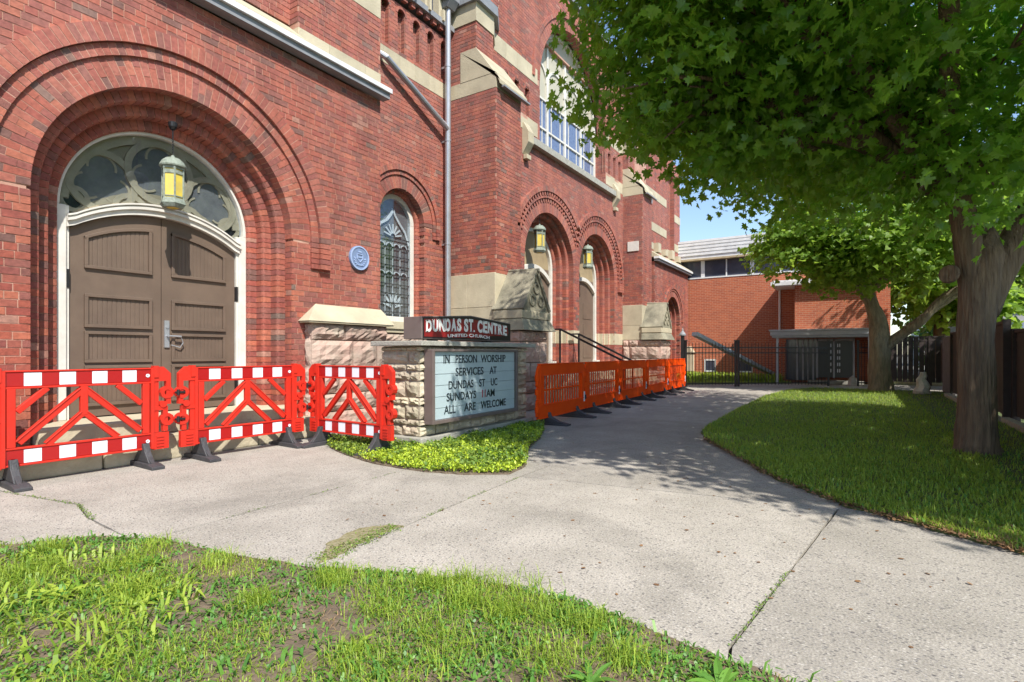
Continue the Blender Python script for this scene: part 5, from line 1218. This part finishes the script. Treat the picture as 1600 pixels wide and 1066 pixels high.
q = scatter(FLV, 6000, lambda x, y: np.clip(.2+1.2*nz(x, y, 6, 2.5), .03, 1)); blades('front_lawn_thatch', q, (.015, .05), (.0015, .003), (.9, 1.5), 'dry')
q = scatter([(.2, 4.6), (1.0, 4.1), (1.35, 3.6), (1.35, 2.6), (1.0, 2.2), (.2, 2.4)], 900); blades('broad_blades', q, (.06, .13), (.009, .018), (.7, 1.13), 'grass')
q = scatter(FLV, 1500, lambda x, y: np.clip(.1+1.3*nz(x, y, 5, 12), 0, 1)); blades('lawn_broad_weeds', q, (.04, .09), (.008, .016), (.7, 1.13), 'grassdark')
# thick tufts along the slab edge and in the lawn
tc = np.array([(2.0, 1.75), (2.12, 1.62), (2.15, 1.38), (1.95, 1.5), (2.05, 1.15), (1.85, 1.9), (1.95, 1.3), (1.7, 1.75), (1.6, 1.3), (1.78, 2.2), (1.6, 2.9), (1.5, 3.4), (1.2, 3.9), (1.0, 3.6), (1.35, 1.55), (1.45, 2.3), (1.2, 2.9), (1.75, .95), (1.9, .72), (1.3, 3.3), (1.7, 1.5), (2.06, .95)])
tq = np.concatenate([c+rng.normal(0, .045+.02*(i % 3), (230, 2)) for i, c in enumerate(tc)]); blades('grass_tufts', tq, (.05, .12), (.0022, .0045), (.3, 1.2), 'grass')
# clover-like ground cover leaves (small discs)
def leaflets(name, P, z, size, m, tilt=.7, k=5, parent=None):
    n = len(P); a = rng.uniform(0, 2*pi, n); s_ = rng.uniform(size[0], size[1], n); t1 = rng.normal(0, tilt, n); t2 = rng.normal(0, tilt, n)
    ux = np.stack([np.cos(a), np.sin(a), t1], 1); ux /= np.linalg.norm(ux, axis=1)[:, None]; uy = np.stack([-np.sin(a), np.cos(a), t2], 1); uy /= np.linalg.norm(uy, axis=1)[:, None]
    pts = [(0, 0), (.35, .32), (.75, .3), (1, 0), (.75, -.3), (.35, -.32)]
    p0 = np.concatenate([P, z[:, None]], 1)
    V = np.stack([p0+ux*(s_*u)[:, None]+uy*(s_*v)[:, None] for u, v in pts], 1).reshape(-1, 3); b = 6*np.arange(n)[:, None]
    F = np.concatenate([b+np.array([[0, 1, 2, 3]]), b+np.array([[0, 3, 4, 5]])], 0); o = npmesh(name, V, F, m, parent); o['kind'] = 'stuff'; return o
q = scatter(FLV, 20000, lambda x, y: np.clip(.1+1.6*nz(x, y, 3.5, 6), 0, 1)); leaflets('clover', q, .015+rng.random(len(q))*.025, (.008, .02), 'grassdark')
# broad-leaved weeds: rosettes
def rosette(loc, n, L, wd, label, m='grassdark', up=.5):
    R = empty('weed_plant', (loc[0], loc[1], .012), label, 'weed')
    for k in range(n):
        a = 2*pi*k/n+random.uniform(-.3, .3); l = L*random.uniform(.7, 1.1); s = MB(); seg = 5; el = up*random.uniform(.6, 1.4)
        d = Vector((math.cos(a), math.sin(a), 0)); sd_ = Vector((-math.sin(a), math.cos(a), 0)); base = Vector((loc[0], loc[1], .012))
        for i in range(seg+1):
            t_ = i/seg; c = base+d*(l*t_*math.cos(el*(1-t_*.5)))+Vector((0, 0, l*(math.sin(el)*t_*1.2-.55*t_*t_*math.sin(el)))); w_ = wd*math.sin(pi*min(.98, .12+t_*.88))**.8*(1 if i < seg else .1)
            s.v += [tuple(c-sd_*w_+Vector((0, 0, w_*.35))), tuple(c), tuple(c+sd_*w_+Vector((0, 0, w_*.35)))]
        for i in range(seg): b = 3*i; s.f += [(b, b+1, b+4, b+3), (b+1, b+2, b+5, b+4)]; s.mi += [0, 0]
        s.build('weed_leaf', m, R, fix=False)
rosette((1.93, .40), 11, .13, .016, 'dark green leafy weed at the bottom edge, nearest the pavement corner')
rosette((1.72, .78), 10, .11, .012, 'weed with upright pointed leaves at the bottom edge, left of the darker one')
rosette((1.42, 1.62), 9, .09, .012, 'small leafy weed in the bare patch of the front lawn', m='grass')
rosette((1.15, 2.75), 12, .14, .014, 'spreading light green weed among the grass at the left', m='grass', up=.35)
rosette((1.0, 3.15), 11, .15, .015, 'long-leaved light weed at the left edge of the front lawn', m='grass', up=.35)
rosette((1.42, 3.2), 9, .10, .013, 'leafy weed just inside the lawn edge below the cracked slab')
# tree lawn
LV = [(8.9, 2.02), (8.2, 1.95), (7.5, 1.75), (6.92, 1.44), (6.2, 1.05), (5.55, .70), (4.79, .10), (4.45, -.4), (4.15, -.85), (4.1, -2.1), (20.4, -2), (20.4, 1.3), (18.8, 1.92), (16, 2.15), (11.9, 2.12)]
dens = lambda x, y: np.clip((.85+.4*nz(x, y, 2, 3))*np.clip(14/(x*x*.35+3), .1, 1)*np.where(y < -1.1, .25, 1), 0, 1)
q = scatter(LV, 60000, dens); blades('tree_lawn_grass', q, (.03, .075), (.004, .009), (.2, 1.1), 'grass', base=1+.02*np.clip(q[:, 0]-6, 0, 12))
q = scatter(LV, 5000, lambda x, y: np.clip(9/(x*x*.35+3), .1, 1)); blades('tree_lawn_weeds', q, (.03, .07), (.01, .02), (.3, 1.2), 'grassdark')
edge = [(7.5, 1.75), (6.92, 1.44), (6.2, 1.05), (5.55, .70), (4.79, .10), (4.45, -.4), (4.15, -.85), (3.8, -1.6)]
eq = []
for a, b in zip(edge, edge[1:]):
    for k in range(900):
        t_ = random.random(); off = abs(random.gauss(0, .09)); eq.append((a[0]+(b[0]-a[0])*t_+off*.6-.04, a[1]+(b[1]-a[1])*t_-off*.7+.03))
eq = np.array(eq); leaflets('leaf_litter', eq[::3], .018+rng.random(len(eq[::3]))*.012, (.012, .035), 'litter', tilt=.3)
q = np.array([(4.3+random.gauss(0, .22), -.7+random.gauss(0, .35)) for _ in range(2500)]); q = q[inside(q, LW)]; blades('dry_grass', q, (.02, .07), (.002, .005), (.7, 1.4), 'dry')
q = scatter(BK, 5000); blades('fence_strip_grass', q, (.05, .14), (.012, .02), (.2, 1), 'grass')
q = rng.uniform((22.6, 2.6), (25.0, 6.4), (3500, 2)); blades('fence_bed_plants', q, (.15, .45), (.03, .06), (.2, .9), 'grass')
# sedum bed round the sign
q = scatter(SD, 26000, lambda x, y: np.where((x < 5.0) & (y > 4.5), .25, 1.)*np.where((x > 4.86) & (x < 7.5) & (y > 4.38), 0, 1)); 
def bulge(x, y): return np.clip(.055+.03*nz(x, y, 5, 2)+.02*nz(x, y, 17, 5), .015, .12)
zz_ = bulge(q[:, 0], q[:, 1])*rng.uniform(.35, 1.25, len(q))+.012; sunny = (q[:, 0] < 5.5)
leaflets('sedum_cover', q[::1], zz_, (.014, .034), 'sedum', tilt=.8)
q = scatter(SD, 9000, lambda x, y: np.where((x > 4.86) & (x < 7.5) & (y > 4.38), 0, np.where(nz(x, y, 4, 8) > .15, 1, .12))); leaflets('bed_weeds', q, bulge(q[:, 0], q[:, 1])*rng.uniform(.6, 1.5, len(q))+.015, (.02, .042), 'sedumb', tilt=.8)
q = scatter(SD, 4500, lambda x, y: np.where((x < 4.9) & (y > 4.7), 1, .03)*np.where((x > 4.86) & (y > 4.38), 0, 1)); blades('bed_edge_grass', q, (.03, .10), (.004, .009), (.3, 1.2), 'sedumb')
# joint weeds, cracks, fallen leaves
def along(pts, n, j): 
    o = []
    for _ in range(n):
        i = random.randrange(len(pts)-1); t_ = random.random(); a, b = pts[i], pts[i+1]; o.append((a[0]+(b[0]-a[0])*t_+random.gauss(0, j), a[1]+(b[1]-a[1])*t_+random.gauss(0, j)))
    return np.array(o)
j1 = along([(1.55, 3.72), (4.2, 3.79)], 300, .006); j2 = along([(2.6, 2.56), (4.31, 2.67)], 350, .008); j3 = along([(1.60, 4.45), (1.70, 5.0), (1.52, 6.0)], 420, .010); j4 = along([(2.26, .43), (3.2, .32)], 200, .008)
jj = np.concatenate([j1[np.sin(j1[:, 0]*9) > .2], j2[np.sin(j2[:, 0]*11) > 0], j3, j4]); leaflets('joint_moss', jj, .0+rng.random(len(jj))*.006, (.006, .014), 'sedumb', tilt=.6)
mq = np.array([(random.uniform(1.95, 2.62), 0) for _ in range(900)]); mq[:, 1] = 2.53+.09*(mq[:, 0]-1.95)+np.array([random.gauss(0, .04) for _ in range(900)]); leaflets('moss_tufts', mq, .006+rng.random(900)*.006, (.006, .015), 'sedumb', tilt=.7)
pq_ = np.concatenate([rng.uniform((2.4, -.6), (5.2, 3.4), (110, 2)), rng.uniform((5, 1), (12, 4), (90, 2))]); leaflets('fallen_leaf_bits', pq_, np.full(len(pq_), .004), (.012, .035), 'litter', tilt=.12)
# ------------------------------------------------------------------ trees
LEAF = np.array([(0, .30), (0, 0), (.20, -.13), (.42, -.16), (.30, .06), (.60, .10), (.66, .34), (.40, .33), (.36, .62), (.14, .56), (0, 1.0), (-.14, .56), (-.36, .62), (-.40, .33), (-.66, .34), (-.60, .10), (-.30, .06), (-.42, -.16), (-.20, -.13)])
LF = np.array([(0, i, i+1) for i in range(1, 18)]+[(0, 18, 1)])
LS = np.array([(0, .3), (0, 0), (.45, -.1), (.62, .3), (.3, .6), (0, 1), (-.3, .6), (-.62, .3), (-.45, -.1)]); LSF = np.array([(0, i, i+1) for i in range(1, 8)]+[(0, 8, 1)])
def leaf_frames(C, out, size, tilt):
    n = len(C); nrm = np.array([0, 0, 1.])[None]*(1-tilt)+out*tilt+rng.normal(0, .33, (n, 3)); nrm /= np.linalg.norm(nrm, axis=1)[:, None]
    tip = out*.8+np.array([0, 0, -.55])+rng.normal(0, .5, (n, 3)); tip -= nrm*(tip*nrm).sum(1)[:, None]; tip /= np.linalg.norm(tip, axis=1)[:, None]
    sx = np.cross(tip, nrm); return sx, tip, nrm, rng.uniform(size[0], size[1], n)
def leaf_mesh(name, C, fr, shape, faces, m, parent):
    sx, tip, nrm, s_ = fr; n = len(C); k = len(shape)
    fold = .22*np.abs(shape[:, 0])-.18*shape[:, 1]**2
    V = C[:, None, :]+sx[:, None, :]*(s_[:, None]*shape[:, 0][None])[..., None]+tip[:, None, :]*(s_[:, None]*shape[:, 1][None])[..., None]+nrm[:, None, :]*(s_[:, None]*fold[None])[..., None]
    F = faces[None]+k*np.arange(n)[:, None, None]; o = npmesh(name, V.reshape(-1, 3), F.reshape(-1, 3), m, parent); o['kind'] = 'stuff'; return o
def lobes_to_leaves(lobes, per, size, tilt=.35, zmin=None, sprayr=.34):
    Cs, Os = [], []
    for (c, r, n) in lobes:
        c = np.array(c); r = np.array(r)
        d = rng.normal(0, 1, (n, 3)); d /= np.linalg.norm(d, axis=1)[:, None]; rad = rng.uniform(.50, 1.0, n)**.6
        sp = c+d*r*rad[:, None]
        o = d/r; o /= np.linalg.norm(o, axis=1)[:, None]
        keep = np.ones(n, bool)
        if zmin is not None: keep = sp[:, 2] > zmin(sp[:, 0], sp[:, 1])
        # holes in the crown
        keep &= nz(sp[:, 0], sp[:, 1]+sp[:, 2]*.7, 1.9, 2)+.5*nz(sp[:, 2], sp[:, 0]-sp[:, 1], 2.7, 5) > (-.42 if c[2] < 5.3 or c[2] > 6.8 else -.9)
        sp, o = sp[keep], o[keep]; oh = o.copy(); oh[:, 2] = oh[:, 2]*.3-.12; oh /= np.linalg.norm(oh, axis=1)[:, None]
        m = len(sp); a = rng.uniform(-1, 1, (m, per)); b = rng.uniform(-1, 1, (m, per)); sd_ = np.cross(oh, [0, 0, 1.]); sd_ /= np.linalg.norm(sd_, axis=1)[:, None]
        P = sp[:, None]+oh[:, None]*(a*sprayr*1.3)[..., None]+sd_[:, None]*(b*sprayr*(1-.35*a))[..., None]+rng.normal(0, .035, (m, per, 3)); P[..., 2] -= (a+1)**2*.035
        Cs.append(P.reshape(-1, 3)); Os.append(np.repeat(oh, per, 0))
    C = np.concatenate(Cs); O = np.concatenate(Os); return C, O, leaf_frames(C, O, size, tilt)
def limb(s, pts, rad, n=12, rough=.06, sub=5):
    P, R = [], []; pts = [Vector(p) for p in pts]
    for i in range(len(pts)-1):
        p0, p1, p2, p3 = pts[max(i-1, 0)], pts[i], pts[i+1], pts[min(i+2, len(pts)-1)]
        for k in range(sub):
            t_ = k/sub; P.append(.5*((2*p1)+(-p0+p2)*t_+(2*p0-5*p1+4*p2-p3)*t_*t_+(-p0+3*p1-3*p2+p3)*t_**3)); R.append(rad[i]+(rad[i+1]-rad[i])*t_)
    P.append(pts[-1]); R.append(rad[-1]); b0 = len(s.v); s.tube(P, R, n)
    for i in range(b0, len(s.v)):
        k = (i-b0)//n; c = P[min(k, len(P)-1)]; v = Vector(s.v[i]); d = v-c; a = ((i-b0) % n)*2*pi/n
        s.v[i] = tuple(c+d*(1+rough*(math.sin(a*3+k*.5)+math.sin(a*5-k*.8)*.6+random.uniform(-.5, .5))))
    return s
# near maple
T1 = empty('maple_tree', (8.15, -1.12, 0), 'big near maple with forked dark trunk, its crown filling the upper right', 'tree')
s = MB()
limb(s, [(8.15, -1.12, -.05), (8.15, -1.12, .12), (8.13, -1.12, .6), (8.12, -1.11, 1.3), (8.15, -1.14, 1.95), (8.2, -1.2, 2.3), (8.24, -1.24, 2.62)], [.27, .205, .175, .17, .19, .18, .03], 28, .035, 8)
limb(s, [(8.14, -1.10, 1.7), (8.10, -1.04, 2.3), (8.04, -.94, 3.0), (7.9, -.6, 4.2), (7.8, -.2, 5.6)], [.12, .135, .13, .11, .07], 18, .04)
limb(s, [(8.2, -1.2, 1.6), (8.36, -1.38, 2.2), (8.6, -1.75, 2.95), (8.8, -2.1, 3.9), (9.0, -2.5, 5.6)], [.13, .165, .15, .12, .07], 18, .04)
s.build('trunk', 'bark', T1, smooth=True)
# pruned stub scar
s = MB(); s.lathe((0, 0, 0), [(.11, 0), (.10, .03), (.05, .04), (.01, .03)], 12); o = s.build('pruning_scar', 'bark', T1); 
o.matrix_parent_inverse = T1.matrix_basis.inverted(); o.matrix_basis = Matrix.Translation((8.0, -.86, 2.06)) @ Vector((-.8, .5, .1)).to_track_quat('Z', 'Y').to_matrix().to_4x4()
lob1 = [((8.6, -1.2, 6.9), (3.9, 3.9, 3.2), 760), ((7.4, .7, 4.85), (2.0, 2.0, 1.3), 430), ((6.1, 1.75, 4.55), (1.15, 1.0, .95), 260), ((6.7, 1.5, 4.0), (.9, .7, .6), 110),
        ((9.6, 1.1, 5.1), (2.0, 1.5, 1.4), 340), ((6.2, -1.7, 4.75), (2.2, 2.2, 1.5), 430), ((7.5, -.95, 3.15), (1.0, .8, .5), 110), ((7.9, .1, 4.2), (1.5, 1.0, .8), 240), ((10.8, .6, 4.8), (1.9, 1.4, 1.1), 240),
        ((4.7, -3.2, 5.2), (2.4, 2.3, 1.7), 420), ((9.8, -3.0, 5.0), (2.6, 2.2, 1.8), 300), ((5.9, 1.0, 6.4), (1.7, 1.6, 1.6), 430), ((4.9, 1.45, 5.6), (1.2, 1.1, .8), 300), ((4.5, -.6, 5.7), (1.6, 1.6, .9), 560), ((12.6, -.4, 6.0), (2.0, 1.6, 1.5), 200),
        ((8.2, -4.2, 6.2), (3.4, 2.2, 1.8), 800), ((3.5, -4.3, 5.4), (1.35, 1.5, 1.0), 360)]
for (c, r, n) in lob1:
    base = Vector((8.0, -.8, 3.0)) if c[1] > -1.5 else Vector((8.6, -1.8, 3.0)); C = Vector(c); d_ = C-base
    mb_ = MB(); limb(mb_, [base, base+d_*.35+Vector((0, 0, .25)), base+d_*.7+Vector((random.uniform(-.2, .2), random.uniform(-.2, .2), .1)), C], [.11, .085, .06, .04], 10, .05)
    for k in range(9):
        e = C+Vector((random.uniform(-1, 1)*r[0]*.8, random.uniform(-1, 1)*r[1]*.8, random.uniform(-.8, .7)*r[2])); st_ = base+d_*random.uniform(.45, 1)
        limb(mb_, [st_, st_.lerp(e, .5)+Vector((0, 0, .15)), e], [.035, .022, .008], 6, .04, 3)
    mb_.build('branch', 'bark', T1, smooth=True)
C, O, fr = lobes_to_leaves(lob1, 16, (.06, .13), tilt=.5)
vdn = np.array([math.cos(TH), math.sin(TH), 0]); rtn = np.array([math.sin(TH), -math.cos(TH), 0])
def trim(C, fr, keep): return C[keep], tuple(a[keep] for a in fr)
dep = C@vdn; lat = C@rtn
keep = ~((dep < 2.2) & (np.linalg.norm(C, axis=1) < 3.4)); C, fr = trim(C, fr, keep)
dep = C@vdn; lat = C@rtn; el = (C[:, 2]-1.15)/dep; u = lat/dep
# the 300 leaves that show largest become separate parts
inv = (dep > 1) & (np.abs(u) < .94) & (el < .64); score = np.where(inv, fr[3]/np.maximum(dep, .5), 0); idx = np.argsort(-score)[:300]; mask = np.ones(len(C), bool); mask[idx] = False
me = bpy.data.meshes.new('leaf'); fold = .22*np.abs(LEAF[:, 0])-.18*LEAF[:, 1]**2; me.from_pydata([(a, b, c) for (a, b), c in zip(LEAF, fold)], [], [tuple(int(v) for v in f) for f in LF]); me.materials.append(M['leaf'])
for i in idx:
    sx, tip, nrm, s_ = (a[i] for a in fr); m = Matrix.Identity(4)
    for r in range(3): m[r][0] = sx[r]*s_; m[r][1] = tip[r]*s_; m[r][2] = nrm[r]*s_; m[r][3] = C[i][r]
    child_local('leaf', me, T1, m)
C, fr = trim(C, fr, mask); leaf_mesh('foliage', C, fr, LEAF, LF, 'leaf', T1)
# farther maple
T2 = empty('maple_tree', (20.0, -.5, 0), 'farther maple with pale mottled trunk and a forked limb, in front of the hall', 'tree')
s = MB()
limb(s, [(20.0, -.5, -.05), (20.0, -.5, .15), (20.0, -.48, .8), (20.02, -.48, 1.6), (20.1, -.45, 2.2), (20.1, -.45, 2.6)], [.40, .33, .29, .27, .23, .04], 20, .05, 6)
limb(s, [(20.05, -.45, 2.0), (20.0, -.2, 2.9), (19.8, .2, 4.0), (19.6, .6, 5.5)], [.21, .18, .14, .08], 12, .05)
limb(s, [(20.05, -.6, 1.3), (19.9, -1.05, 1.75), (19.6, -1.5, 2.1), (19.5, -2.0, 2.75), (19.2, -2.9, 3.3)], [.17, .14, .115, .10, .07], 12, .07)
limb(s, [(19.75, -1.1, 1.85), (19.9, -1.9, 2.5), (20.0, -2.8, 3.2)], [.10, .09, .07], 10, .05)
s.build('trunk', 'bark2', T2, smooth=True)
lob2 = [((19.0, .2, 5.0), (2.2, 2.2, 1.5), 600), ((18.2, 1.5, 4.3), (1.2, 1.3, .8), 230), ((18.2, -.9, 4.2), (1.7, 1.8, 1.0), 330), ((18.8, -2.8, 4.6), (2.4, 2.0, 1.3), 420), ((21.3, -3.4, 5.2), (2.4, 2.4, 1.7), 330), ((18.8, .3, 3.8), (1.2, 1.2, .6), 150)]
for (c, r, n) in lob2:
    base = Vector((19.9, -.1, 3.0)); Cc = Vector(c); mb_ = MB(); limb(mb_, [base, base.lerp(Cc, .5)+Vector((0, 0, .2)), Cc], [.12, .08, .04], 8, .05)
    for k in range(6):
        e = Cc+Vector((random.uniform(-1, 1)*r[0]*.7, random.uniform(-1, 1)*r[1]*.7, random.uniform(-.7, .7)*r[2])); limb(mb_, [base.lerp(Cc, .7), e], [.04, .012], 5, .03, 2)
    mb_.build('branch', 'bark2', T2, smooth=True)
C, O, fr = lobes_to_leaves(lob2, 12, (.10, .16)); leaf_mesh('foliage', C, fr, LS, LSF, 'leaf2', T2)
# trees beyond the fence
def far_tree(loc, h, lobes, label, m='farleaf'):
    T = empty('street_tree', (loc[0], loc[1], 0), label, 'tree', 'trees beyond the fence'); s = MB(); limb(s, [(loc[0], loc[1], -.1), (loc[0], loc[1], h*.4), (loc[0]+.2, loc[1], h*.8)], [.3, .2, .06], 10, .05)
    for c, r, n in lobes[:5]: limb(s, [(loc[0], loc[1], h*.4), c], [.1, .03], 6, .04, 3)
    s.build('trunk', 'bark', T, smooth=True); C, O, fr = lobes_to_leaves(lobes, 10, (.2, .32), sprayr=.6); leaf_mesh('foliage', C, fr, LS, LSF, m, T); return T
far_tree((24, -9), 7, [((24, -9, 5.5), (3.4, 3.4, 2.6), 550), ((22, -7.5, 4.2), (2.2, 2.2, 1.4), 250), ((25, -7, 3.6), (1.8, 1.6, 1.2), 150)], 'bright green tree beyond the fence at the right edge', 'leaf2')
far_tree((36, -7.5), 8, [((36, -7.5, 6.5), (3.6, 3.6, 3), 500), ((34.5, -5.6, 5.2), (2.2, 2, 1.6), 200)], 'tree behind the street sign, seen between the two maples')
far_tree((31.5, -3.0), 6, [((31.5, -3.0, 4.3), (2.4, 2.0, 1.5), 420), ((31, -4.6, 3.2), (1.3, 1.2, .8), 120)], 'leafy tree filling the gap between hall and street sign', 'leaf2')
far_tree((52, 1), 12, [((52, 1, 9), (5, 5, 4), 500)], 'tree showing behind the hall roof')
far_tree((44, -4.5), 4, [((44, -4.5, 2.3), (1.5, 1.6, 1.6), 160)], 'small dark shrub-like tree in front of the apartment block')
